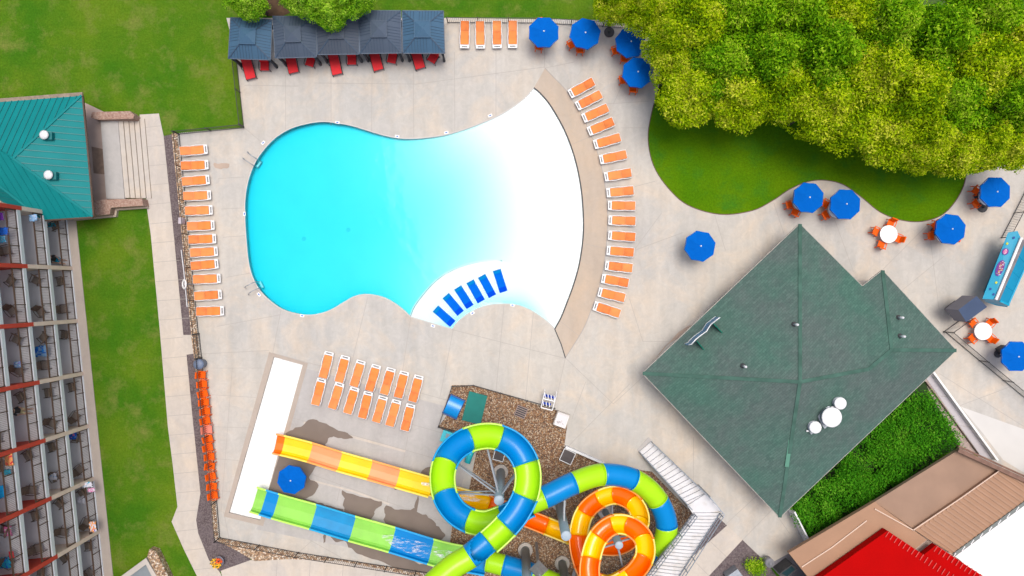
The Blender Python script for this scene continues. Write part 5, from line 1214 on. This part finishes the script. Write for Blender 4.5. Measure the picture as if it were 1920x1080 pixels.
# ---------------------------------------------------------------- pool fittings
def ladder(x, y, ang, label):
    t = thing('pool_ladder', label, 'pool ladder', O(x, y, DZ), R(-ang), 'steel pool ladders')   # +x points to the water
    for s in (-1, 1):
        g = MB(); g.tube([(-.75, s*.27, 0), (-.72, s*.27, .35), (-.5, s*.26, .72), (-.1, s*.25, .80), (.22, s*.25, .55), (.26, s*.25, -.9)], .025, 8); g.build('handrail', M_steelL, t, True)
    for k in range(3): g = MB(); g.box((.27, 0, -.25-.28*k), (.14, .5, .04)); g.build('tread', M_vent, t)
ladder(478, 303, 35, 'steel pool ladder at the upper left of the deep end')
ladder(482, 537, -28, 'steel pool ladder at the lower left of the deep end')
for i, (x, y, l_) in enumerate([(494, 268, 'at the upper left curve'), (633, 230, 'at the top of the deep end'), (745, 256, 'at the dip of the upper edge'), (837, 249, 'above the shallow end'), (919, 217, 'nearest the beach top'), (459, 401, 'at the middle of the left edge'), (486, 552, 'below the lower ladder'), (567, 592, 'at the bottom of the deep end'), (812, 611, 'at the lower shelf edge'), (886, 587, 'left on the shelf arc'), (961, 572, 'right on the shelf arc')]):
    c_ = min(rim, key=lambda p: (p[0]-x)**2+(p[1]-y)**2); j = [tuple(p) for p in rim].index(tuple(c_)); t_ = (Vector(rim[min(j+1, len(rim)-1)])-Vector(rim[max(j-1, 0)]))
    g = MB(); g.box((0, 0, 0), (.30, .18, .03), math.atan2(-t_.y, t_.x)); g.box((0, 0, .017), (.14, .07, .005), math.atan2(-t_.y, t_.x), 1)
    tag(g.build('depth_marker', [M_white, M_blue], loc=O(x, y, DZ+.02)), 'white depth marker tile %s of the pool' % l_, 'depth marker', 'white depth marker tiles')
# life ring board and sign behind fence
t = thing('life_ring', 'white life ring on its post between the mulch bed and the left fence', 'life ring', O(361, 533)); g = MB(); g.tube([(0, 0, 0), (0, 0, 1.4)], .04, 8); g.build('post', M_whitemetal, t)
g = MB(); RR, rr = .21, .055
for i in range(20):
    for j in range(8):
        a, b_ = 2*math.pi*i/20, 2*math.pi*j/8; v = Vector(((RR+rr*math.cos(b_))*math.cos(a), (RR+rr*math.cos(b_))*math.sin(a)*1.35, rr*math.sin(b_))); v = Matrix.Rotation(R(-38), 3, 'Y') @ v; g.v.append(tuple(v+Vector((-.08, 0, 1.30))))
g.f = [[i*8+j, ((i+1) % 20)*8+j, ((i+1) % 20)*8+(j+1) % 8, i*8+(j+1) % 8] for i in range(20) for j in range(8)]; g.m = [0]*160
g.build('ring', M_white, t, True); g = MB(); g.tube([O(352, 470)-O(361, 533)+Vector((0, 0, 1.2)), O(356, 510)-O(361, 533)+Vector((0, 0, 1.1)), O(363, 575)-O(361, 533)+Vector((0, 0, 1.2))], .03, 6); g.build('reach_pole', M_whitemetal, t)
g = MB(); g.box((0, 0, .9), (.28, .42, .5)); g.bar((0, 0, 0), (0, 0, .7), .06); tag(g.build('notice_box', mat('pale_lilac', (.45, .40, .45), .6), loc=O(350, 416)), 'small pale notice box in the mulch beside the left fence', 'box')
for x, y, r_, l_, nm in ((381, 681, .36, 'blue-grey round litter bin at the top of the orange chair line', 'litter_bin'),):
    t = thing(nm, l_, 'bin', O(x, y, DZ)); g = MB(); g.lathe((0, 0, 0), [(r_*.85, 0), (r_, .8), (r_*1.05, .84), (r_*.9, .90), (r_*.45, .95)], 22); g.build('body', mat('bin_blue', (.13, .17, .26), .5), t, True); g = MB(); g.lathe((0, 0, .94), [(0.17, 0), (0, .0)], 16); g.build('opening', M_black, t)
# flower pot
t = thing('flower_pot', 'grey pot of orange and yellow flowers in the mulch corner', 'flower pot', O(414, 1049)); g = MB(); g.lathe((0, 0, 0), [(.22, 0), (.34, .45), (.38, .48), (.33, .5), (0, .44)], 20); g.build('pot', mat('pot', (.13, .13, .17), .5), t)
g = MB(); rd = random.Random(4)
for k in range(160):
    a = rd.uniform(0, 6.28); r_ = .42*math.sqrt(rd.random()); p = Vector((r_*math.cos(a)-.12, r_*math.sin(a)*.8-.06, .55+rd.uniform(0, .25)-r_*.2)); s = rd.uniform(.03, .07)
    v1_ = Vector((rd.uniform(-1, 1), rd.uniform(-1, 1), rd.uniform(-.4, .4))).normalized()*s; v2_ = v1_.cross(Vector((rd.uniform(-.4, .4), rd.uniform(-.4, .4), 1))).normalized()*s
    g.add([p-v1_, p-v2_, p+v1_, p+v2_], [(0, 1, 2, 3)], 0 if a < 1.5 and r_ > .1 else (1 if rd.random() < .8 else 2))
g.build('flowers', [mat('fl_o', (.80, .10, .01), .7), mat('fl_y', (.85, .45, .01), .7), mat('fl_g', (.05, .12, .01), .7)], t)
# things in the rock yard
t = thing('blue_tub', 'curved bright blue plastic tub in the corner of the rock yard', 'tub', O(851, 762), R(-25)-.0)
g = MB(); n_ = 10
for i in range(n_+1):
    a = math.pi*i/n_; y = -.66*math.cos(a); z = .28+.34*math.sin(a)
    g.v += [(-.50, y, z), (.50, y, z)]
    if i: g.f.append([2*i-2, 2*i-1, 2*i+1, 2*i]); g.m.append(0)
g.build('hood', mat('tub_blue', (.0, .27, .72), .3, .15, 1), t, True)
g = MB(); g.prism([(-.56, -.74), (.56, -.74), (.56, .74), (-.56, .74)], 0, .27); g.build('base', mat('tub_deep', (.003, .06, .24), .5), t)
g = MB(); l = [(873, 0)]; l = [O(*p) for p in ((880, 733), (914, 742), (901, 796), (866, 787))]; g.prism([(p.x, p.y) for p in l], .02, .16); tag(g.build('green_mat', mat('turf_teal', (.018, .20, .17), .9, .12, 1.5)), 'rectangular teal green pad lying on the rocks', 'mat')
g = MB(); l0_ = O(977, 772)
for k in range(6): g.box((0, .36-.145*k, .08), (.74, .05, .06), 0, 0)
for s in (-.37, .37): g.box((s, 0, .05), (.05, .78, .06), 0, 0)
g.box((0, 0, .015), (.74, .78, .02), 0, 1)
o = g.build('drain_grate', [mat('grate', (.30, .22, .20), .7), M_darkgrey], loc=l0_+Vector((0, 0, .02))); o.rotation_euler = (0, 0, R(-22)); tag(o, 'rusty slatted drain grate among the rocks', 'grate')
# trolley with blue tubes
t = thing('tube_trolley', 'white trolley stacked with blue floats at the top edge of the rock yard', 'trolley', O(1028, 747, DZ), R(-14))
g = MB()
for s in (-1, 1): g.tube([(s*.42, .66, .5), (s*.42, .4, .9), (s*.40, -.6, .9), (s*.40, -.62, 0)], .03, 6)
for y in (.02, -.62): g.bar((-.42, y, .92), (.42, y, .92), .07, .05)
g.build('frame', M_white, t)
for i in range(7):
    x = -.33+.22*(i % 4); y = .24 if i < 4 else -.30
    g = MB(); g.lathe((x, y, .55), [(.04, 0), (.11, .03), (.13, .12), (.10, .3), (.04, .34)], 12); g.box((x, y, .90), (.05, .34, .02), .3, 1); g.build('float', [mat('float_blue', (.004, .045, .42), .4), M_white], t)
t = thing('framed_cabinet', 'white framed pump cabinet on the corner of the rock yard', 'cabinet', O(1052, 785, .02), R(-20))
g = MB(); g.box((0, 0, .3), (.92, 1.0, .6)); g.build('body', mat('cab_cream', (.52, .48, .44), .7), t); g = MB(); g.box((0, -.03, .63), (.78, .86, .04), 0, 0)
for s in (-1, 1): g.box((s*.38, 0, .68), (.04, .9, .05), 0, 1); g.box((0, s*.44, .68), (.8, .04, .05), 0, 1)
rd = random.Random(9)
for k in range(7): a = Vector((rd.uniform(-.3, .3), rd.uniform(-.35, .0), .67)); g.bar(a, a+Vector((rd.uniform(-.2, .2), rd.uniform(-.1, .1), 0)), .02, .01, 2)
g.build('lid', [mat('lid_white', (.66, .62, .64), .5), M_white, M_darkgrey], t)
def hatch(x, y, sz, rz, label):
    t = thing('framed_hatch', label, 'hatch', O(x, y, .02), rz, 'dark hatches with white frames'); g = MB(); g.box((0, 0, .2), (sz, sz, .36)); g.build('cover', mat('hatch_brown', (.10, .085, .085), .8, .15, 3), t)
    g = MB()
    for s in (-1, 1): g.box((s*sz/2, 0, .38), (.05, sz+.05, .06)); g.box((0, s*sz/2, .381), (sz+.05, .05, .06))
    g.build('frame', M_whitemetal, t)
hatch(1063.5, 854, .86, R(-25), 'dark framed hatch at the right edge of the rock yard'); hatch(936, 852, .72, R(-15), 'dark framed hatch seen inside the big slide loop')
g = MB(); g.box((0, 0, .3), (.3, .4, .5), R(-20)); tag(g.build('pump_box', M_whitemetal, loc=O(1003, 868)), 'small white box just right of the big slide loop', 'box')
# cyan play steps under the loop
M_cy = mat('play_cyan', (.02, .47, .56), .3)
t = thing('play_step', 'cyan plastic play step left of the big slide loop', 'play equipment', O(838, 817, DZ), R(-20)); g = MB(); g.box((0, 0, .25), (.7, .8, .45)); g.build('step', M_cy, t); g = MB(); g.box((.05, .1, .48), (.25, .3, .02)); g.build('tread', M_steel, t)
t = thing('play_tube', 'cyan tube end poking out inside the big slide loop', 'play equipment', O(881, 853, DZ), R(-110)); g = MB(); g.tube([(-.7, 0, .35), (.5, 0, .35)], .22, 16); g.build('tube', M_cy, t, True); g = MB(); g.box((0, 0, .12), (.5, .3, .22)); g.build('foot', M_cy, t)
# grey hut
t = thing('storage_hut', 'slate grey hut with gabled roof below the turquoise stand', 'hut', G(1812, 578, 0)); Lh = Vector(t.location)
ra, rb2 = G(1797, 581, 2.3)-Lh, G(1831, 555, 2.3)-Lh
le, lf = G(1772, 579, 1.9)-Lh, G(1804, 554, 1.9)-Lh; re_, rf = G(1812, 604, 1.95)-Lh, G(1851, 575.5, 1.95)-Lh; fr_ = G(1789, 601, 1.6)-Lh
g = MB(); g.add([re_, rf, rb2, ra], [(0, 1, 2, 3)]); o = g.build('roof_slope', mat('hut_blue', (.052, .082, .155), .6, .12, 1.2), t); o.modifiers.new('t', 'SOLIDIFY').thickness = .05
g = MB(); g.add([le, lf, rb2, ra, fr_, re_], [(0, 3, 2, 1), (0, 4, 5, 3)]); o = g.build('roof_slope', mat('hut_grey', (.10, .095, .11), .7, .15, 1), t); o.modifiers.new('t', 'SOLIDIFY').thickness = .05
g = MB(); ctr = (le+rf)/2
def ih(p, f=.62): q = ctr+(p-ctr)*f+Vector((.35, -.05, 0)); return (q.x, q.y)
g.prism([ih(le), ih(fr_), ih(re_), ih(rf), ih(lf)], 0, 1.55); g.build('wall', M_darkgrey, t)
# turquoise stand
M_tq = mat('turquoise_panel', (.0, .33, .53), .4, .10, .8); M_tqd = mat('turquoise_deep', (.0, .25, .44), .45, .15, .8)
t = thing('snack_stand', 'turquoise snack stand with white light bar along its roof at the right edge', 'stand', G(1885, 500, 0)); Ls = Vector(t.location)
K = lambda x, y, h: G(x, y, h)-Ls
a, b_, c_, d_ = K(1890, 436, 2.1), K(1842, 560, 2.1), K(1866, 562, 2.45), K(1914, 446, 2.45); e1, e2 = K(1890, 572, 2.0), K(1936, 470, 2.0)
g = MB(); g.add([b_, c_, d_, K(1908, 433, 2.3), a], [(0, 1, 2, 3, 4)]); o = g.build('roof_panel', M_tq, t); o.modifiers.new('t', 'SOLIDIFY').thickness = .06
g = MB(); g.tube([c_+Vector((0, 0, .08)), d_+Vector((0, 0, .08))], .095, 10); g.build('light_bar', mat('tube_white', (.88, .88, .88), .4), t)
g = MB(); c2, d2 = K(1874, 564, 2.3), K(1923, 452, 2.3); g.add([c_, c2, d2, d_], [(0, 1, 2, 3)]); g.build('service_gap', mat('gap_grey', (.24, .22, .23), .7, .3, 2), t)
g = MB(); g.add([c2, e1, e2, d2], [(0, 1, 2, 3)])
for f_ in (.25, .5, .75): p0, p1 = c2.lerp(d2, f_), e1.lerp(e2, f_); g.bar(p0+Vector((0, 0, .02)), p1+Vector((0, 0, .02)), .03, .03, 1)
g.bar(e1, e2, .1, .1, 1); o = g.build('side_panel', [M_tqd, M_tq], t)
g = MB(); g.bar(c2+Vector((0, 0, .05)), e1+Vector((0, 0, .1)), .14, .10); g.add([c_, b_, K(1848, 566, 1.4), K(1868, 573, 1.2), K(1889, 576, 1.2), e1, c2], [(0, 6, 5, 4, 3, 2, 1)]); g.build('end_panel', M_tq, t)
g = MB(); cen = (b_+d2)/2
g.prism([(p.x, p.y) for p in (K(1872, 548, 1.9), K(1887, 562, 1.9), K(1930, 470, 1.9), K(1912, 452, 1.9))], 0, 1.85); g.build('body', M_tqd, t)
nrm = (c_-b_).cross(a-b_).normalized(); nrm = nrm if nrm.z > 0 else -nrm
au = (a-b_).normalized(); av = nrm.cross(au)*-1
def onroof(x, y):
    # point of the sloping roof panel on this line of sight
    o_ = Vector((0, 0, CAM_H))-Ls; dr = G(x, y, 0)-Vector((0, 0, CAM_H)); tt = (b_-o_).dot(nrm)/dr.dot(nrm); return o_+dr*tt
def oval(g, x, y, ra_, rb_, m, off): 
    c0 = onroof(x, y)+nrm*off; k = len(g.v); g.v += [tuple(c0+au*ra_*math.cos(q*math.pi/8)+av*rb_*math.sin(q*math.pi/8)) for q in range(16)]; g.f.append([k+q for q in range(16)]); g.m.append(m)
cm = [mat('logo_purple', (.12, .02, .28), .5), mat('logo_pink', (.65, .15, .35), .5), mat('logo_plum', (.25, .03, .18), .5), M_white, mat('logo_yellow', (.60, .62, .03), .5), mat('logo_orange', (.8, .25, .04), .5), mat('logo_navy', (.005, .06, .30), .5)]
for q in ((1885, 472, .24, .19, 0, .045), (1885, 472, .17, .12, 1, .05), (1875, 503, .58, .23, 0, .045), (1876.5, 501, .46, .14, 2, .05)): g = MB(); oval(g, *q); g.build('painted_badge', cm, t)
g = MB()
rd = random.Random(5)
for k in range(26):
    f_ = k/25-.5; p = onroof(1875, 503)+nrm*.055+au*f_*.95+av*rd.uniform(-.10, .10); g.bar(p, p+(av*rd.uniform(.05, .11)+au*rd.uniform(-.03, .03)), .028, .004, [3, 3, 4, 5][k % 4])
for k in range(8): p = onroof(1885, 472)+nrm*.056+au*(k-3.5)*.05+av*rd.uniform(-.06, .0); g.bar(p, p+av*.08, .02, .004, 3)
g.build('painted_lettering', cm, t)
for x, y, c0 in ((1888.5, 457, 4), (1868, 530, 4), (1901, 446, 6), (1857, 542, 6), (1863, 552, 6)): g = MB(); oval(g, x, y, .09, .07, c0, .045); g.build('painted_motif', cm, t)

# ---------------------------------------------------------------- vegetation
def leaf_mat(name, dark, mid, light, tip):
    m = bpy.data.materials.new(name); m.use_nodes = True; n, L, b = nodes_of(m); b.inputs['Roughness'].default_value = .8; b.inputs['Specular IOR Level'].default_value = .06
    at = n.new('ShaderNodeAttribute'); at.attribute_name = 'tint'; r_ = n.new('ShaderNodeValToRGB'); e = r_.color_ramp.elements
    e.new(.35); e.new(.7)
    for i, (p_, c_) in enumerate(zip((0, .35, .7, 1), (dark, mid, light, tip))): e[i].position = p_; e[i].color = (*c_, 1)
    L.new(at.outputs['Fac'], r_.inputs['Fac']); L.new(r_.outputs['Color'], b.inputs['Base Color'])
    b.inputs['Subsurface Weight'].default_value = 0
    tl = n.new('ShaderNodeBsdfTranslucent'); L.new(r_.outputs['Color'], tl.inputs['Color']); mx = n.new('ShaderNodeMixShader'); mx.inputs[0].default_value = .25
    L.new(b.outputs[0], mx.inputs[1]); L.new(tl.outputs[0], mx.inputs[2]); L.new(mx.outputs[0], n['Material Output'].inputs['Surface']); return m
M_leaf = leaf_mat('leaf_yellowgreen', (.13, .27, .004), (.29, .46, .003), (.49, .62, .006), (.76, .77, .08))
M_leafL = leaf_mat('leaf_lime', (.10, .30, .01), (.22, .48, .015), (.36, .62, .03), (.58, .76, .10))
M_leafg = leaf_mat('leaf_green', (.08, .25, .005), (.18, .41, .005), (.32, .55, .010), (.54, .68, .06))
M_leafs = leaf_mat('shrub_leaf', (.028, .16, .006), (.052, .25, .008), (.085, .33, .010), (.18, .43, .03))
M_bark = mat('bark', (.13, .10, .075), .9, .3, 6, bump=.5)
def leaf_blob(name, m, puffs, nleaf, size, seed, base=.0, scatter=0):
    rd = random.Random(seed); V = []; F = []; T = []
    wts = [p[3]**2 for p in puffs]; tot = sum(wts)
    for (px_, py_, pz, pr_), w_ in zip(puffs, wts):
        pt = rd.uniform(-.16, .16)
        for _ in range(int(nleaf*w_/tot)):
            th = rd.uniform(0, 2*math.pi); cz = rd.uniform(-.45, 1.0); sr = math.sqrt(max(0, 1-cz*cz)); rr_ = pr_*(rd.random()**.5)*1.3*(1+.25*noise.noise(Vector((px_+sr*math.cos(th)*2, py_+sr*math.sin(th)*2, pz+cz*2))))
            dv = Vector((sr*math.cos(th), sr*math.sin(th), cz)); p = Vector((px_, py_, pz))+Vector((dv.x*rr_, dv.y*rr_, dv.z*rr_*.75))
            nn = (dv*.8+Vector((rd.uniform(-1, 1), rd.uniform(-1, 1), rd.uniform(-.2, 1.1)))).normalized()
            a_ = nn.cross(Vector((rd.uniform(-1, 1), rd.uniform(-1, 1), rd.uniform(-1, 1)))).normalized(); b2 = nn.cross(a_); s = size*rd.uniform(.6, 1.35)
            k = len(V); V += [p-a_*s, p-b2*s*.45, p+a_*s, p+b2*s*.45]; F.append((k, k+1, k+2, k+3))
            t_ = base+.46+pt+.45*noise.noise(p*.8)+rd.uniform(-.32, .34)
            if rd.random() < .07: t_ += .35
            T.append(max(0, min(1, t_)))
    if scatter:
        for _ in range(scatter):
            a = rd.uniform(0, 6.283); q = math.sqrt(rd.random())*1.04; k_ = 1+.16*noise.noise(Vector((math.cos(a)*1.6, math.sin(a)*1.6, seed)))
            p = Vector((2.6*q*k_*math.cos(a), 2.6*q*k_*math.sin(a), 5.2+3.1*(1-q*q)*rd.uniform(.35, 1.0)+rd.uniform(-.8, .3)))
            if noise.noise(p*.75+Vector((seed, 0, 0))) < -.18: continue
            nn = Vector((rd.uniform(-1, 1), rd.uniform(-1, 1), rd.uniform(.1, 1.3))).normalized(); a_ = nn.cross(Vector((rd.uniform(-1, 1), rd.uniform(-1, 1), .1))).normalized(); b2 = nn.cross(a_); s = size*rd.uniform(.6, 1.4)
            k = len(V); V += [p-a_*s, p-b2*s*.45, p+a_*s, p+b2*s*.45]; F.append((k, k+1, k+2, k+3))
            T.append(max(0, min(1, base+.5+.45*noise.noise(p*.8)+rd.uniform(-.22, .3))))
    me = bpy.data.meshes.new(name); me.from_pydata([tuple(v) for v in V], [], F); me.materials.append(m)
    at = me.attributes.new('tint', 'FLOAT', 'FACE'); at.data.foreach_set('value', T); me.update(); return me
def tree_variant(seed, m, base=0, nl=16000, Rr=2.6, puffn=60, ls=.115):
    rd = random.Random(seed); puffs = []
    for i in range(puffn):
        a = rd.uniform(0, 6.28); q = math.sqrt(rd.random()); r_ = Rr*q*.86; z = 5.4+2.6*(1-q*q)*rd.uniform(.55, 1.1)+rd.uniform(-.5, .3)
        puffs.append((r_*math.cos(a), r_*math.sin(a), z, Rr*rd.uniform(.13, .34)))
    me = leaf_blob('crown', m, puffs, nl, ls, seed+50, base, 9000)
    g = MB(); g.tube([(0, 0, 0), (.05, .03, 2), (-.05, .06, 4), (0, 0, 6)], [.24, .19, .15, .07], 8)
    for p in puffs[::3]: g.tube([(0, 0, rd.uniform(2.4, 4.6)), (p[0]*.5, p[1]*.5, (p[2]+3.6)/2), (p[0], p[1], p[2]+.1)], [.10, .06, .025], 5)
    return me, g
TV = []
for s_, m_, b0 in ((1, M_leaf, .06), (2, M_leafg, .02), (3, M_leaf, -.04), (4, M_leafg, -.08), (5, M_leaf, .14), (6, M_leafL, .05)):
    me, g = tree_variant(s_, m_, b0, **({'nl': 7500, 'ls': .13, 'puffn': 34} if s_ == 6 else {})); TV.append([me, g, None])
def tree(x, y, rpx, top, v, label, group, rot):
    # (x, y): where the crown is seen; top height in metres
    hc = top*.78; q = G(x, y, hc); rw_ = rpx*PX*(CAM_H-hc)/CAM_H
    t = thing('broadleaf_tree', label, 'tree', (q.x, q.y, 0), R(rot), group); s = rw_/2.75; t.scale = (s, s, top/8.4)
    me, g, tm = TV[v]
    c_ = bpy.data.objects.new('crown', me); C.objects.link(c_); c_.parent = t
    if tm is None: o = g.build('trunk', M_bark, t, True); TV[v][2] = o.data
    else: o = bpy.data.objects.new('trunk', tm); C.objects.link(o); o.parent = t
TG = 'trees crowding the upper right corner'
TR = [(1160, -8, 42, 7.5, 0, 'yellow-green tree at the left end of the grove, touching the top picture edge'),
 (1214, 10, 42, 8, 4, 'yellow-green tree above the upper umbrella of the close pair'),
 (1256, 66, 46, 8, 0, 'yellow-green tree whose crown brushes the umbrella below the top fence'),
 (1270, 116, 42, 7.5, 4, 'yellow-green tree right of the lower umbrella of the close pair'),
 (1300, 165, 62, 8, 0, 'yellow-green tree that forms the first lobe over the round lawn'),
 (1310, 40, 66, 9.5, 2, 'green tree behind the left end of the grove'),
 (1352, 112, 62, 9.5, 1, 'darker green tree in the hollow of the left part of the grove'),
 (1398, 172, 62, 8.5, 4, 'yellow tree that forms the second lobe over the round lawn'),
 (1400, 30, 72, 10, 1, 'tall green tree at the top edge left of centre of the grove'),
 (1450, 105, 66, 10, 3, 'dark green tree in the middle left of the grove'),
 (1478, 160, 62, 9, 2, 'olive tree above the notch between the lawn lobes'),
 (1495, 30, 70, 10, 1, 'green tree below the shaded gap at the top edge'),
 (1548, 190, 66, 9, 0, 'olive green tree at the middle of the lawn edge of the grove'),
 (1562, 100, 74, 10.5, 3, 'big dark green tree in the very middle of the grove'),
 (1615, 222, 62, 8.5, 2, 'olive tree right of the middle of the lawn edge'),
 (1590, 30, 62, 10, 2, 'olive tree at the top picture edge in the middle of the grove'),
 (1648, 135, 72, 10.5, 0, 'yellowish tall tree right of the middle of the grove'),
 (1680, 245, 60, 8, 4, 'yellow-green tree above the right lobe of the lawn'),
 (1680, 40, 70, 10.5, 1, 'green tree at the top edge right of the middle'),
 (1722, 170, 70, 10.5, 2, 'pale olive tall tree in the right part of the grove'),
 (1745, 262, 56, 8.5, 0, 'olive tree low at the right part of the lawn edge'),
 (1770, 70, 72, 10.5, 3, 'dark green tree near the upper right corner'),
 (1795, 190, 66, 9.5, 1, 'green tree two crowns left of the right picture edge'),
 (1805, 272, 52, 8, 4, 'yellow tree directly above the rightmost lawn curve'),
 (1850, 120, 72, 10.5, 2, 'olive tree near the right picture edge, upper'),
 (1862, 20, 70, 10.5, 1, 'green tree in the top right corner'),
 (1858, 262, 56, 8, 0, 'yellow-green tree overhanging the umbrella nearest the right edge'),
 (1890, 200, 60, 9.5, 3, 'dark green tree cut by the right picture edge'),
 (1925, 90, 66, 10, 4, 'yellow tree cut by the right picture edge near the corner'),
 (1915, 262, 50, 8, 4, 'yellow-green tree at the right picture edge over the deck')]
rd = random.Random(12)
for x, y, r_, tp, v, lb in TR: tree(x, y, r_*1.06, tp, v, lb, TG, rd.uniform(0, 360))
for x, y, r_, tp, v, lb in [(458, -20, 46, 6.5, 5, 'bright green tree above the first cabana at the top edge'), (558, -22, 42, 7, 5, 'bright green tree above the second cabana at the top edge'), (612, 4, 42, 6.5, 5, 'bright green tree overhanging the third cabana'), (652, -22, 44, 7, 5, 'bright green tree above the third and fourth cabanas')]:
    tree(x, y, r_, tp, v, lb, 'trees above the cabanas', rd.uniform(0, 360))
# dim forest floor below the grove
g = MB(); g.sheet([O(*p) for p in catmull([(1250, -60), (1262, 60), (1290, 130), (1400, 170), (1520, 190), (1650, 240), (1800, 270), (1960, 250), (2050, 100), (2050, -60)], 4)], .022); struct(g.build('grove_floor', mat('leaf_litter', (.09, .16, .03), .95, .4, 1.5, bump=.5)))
g = MB(); g.sheet([O(*p) for p in catmull([(440, -20), (450, 22), (500, 30), (540, 26), (560, -10)], 4, True)], .02); struct(g.build('tree_bed', mat('brown_soil', (.13, .075, .04), .95, .4, 2)))
# dense shrub bed
bed = [(1722, 716), (1740, 728), (1757, 752), (1778, 782), (1795, 806), (1799, 828), (1785, 846), (1765, 852), (1748, 868), (1735, 886), (1712, 900), (1690, 914), (1668, 920), (1655, 942), (1628, 952), (1600, 956), (1580, 974), (1556, 996), (1528, 1003), (1506, 998), (1492, 975), (1478, 956), (1590, 850)]
puffs = []; rd = random.Random(21)
bed = [(960+(x-960)*(1.0 if y > 990 else 1.0), y) for x, y in bed]
xs = [p[0] for p in bed]; ys = [p[1] for p in bed]
while len(puffs) < 300:
    p = (rd.uniform(min(xs), max(xs)), rd.uniform(min(ys), max(ys)))
    if inside(p, bed) and dist_line(p, bed+[bed[0]]) > 5: q = G(p[0], p[1], 1.6); puffs.append((q.x, q.y, 1.0+rd.uniform(0, .6), rd.uniform(.35, .62)))
me = leaf_blob('shrub_bed', M_leafs, puffs, 38000, .08, 77, .02); o = bpy.data.objects.new('shrub_bed', me); C.objects.link(o); o['kind'] = 'stuff'; o['label'] = 'dense bright green shrub bed below the green roof'
g = MB(); g.sheet([O(*p) for p in [(1700, 690), (1726, 694), (1742, 735), (1800, 835)]+bed[5:]], .05); struct(g.build('bed_soil', mat('bed_dark', (.018, .05, .008), .9)))
me = leaf_blob('foliage', M_leafg, [(rd.uniform(-.35, .35), rd.uniform(-.3, .3), rd.uniform(.4, .9), .42) for _ in range(9)], 1800, .06, 5, .1); t = thing('clipped_bush', 'single clipped bright green bush in the mulch at the bottom edge', 'bush', G(1415, 1063, .6)*1); t.location.z = 0; o = bpy.data.objects.new('foliage', me); C.objects.link(o); o.parent = t
g = MB(); g.tube([(0, 0, 0), (0, 0, .6)], .05, 6); g.build('stem', M_bark, t)
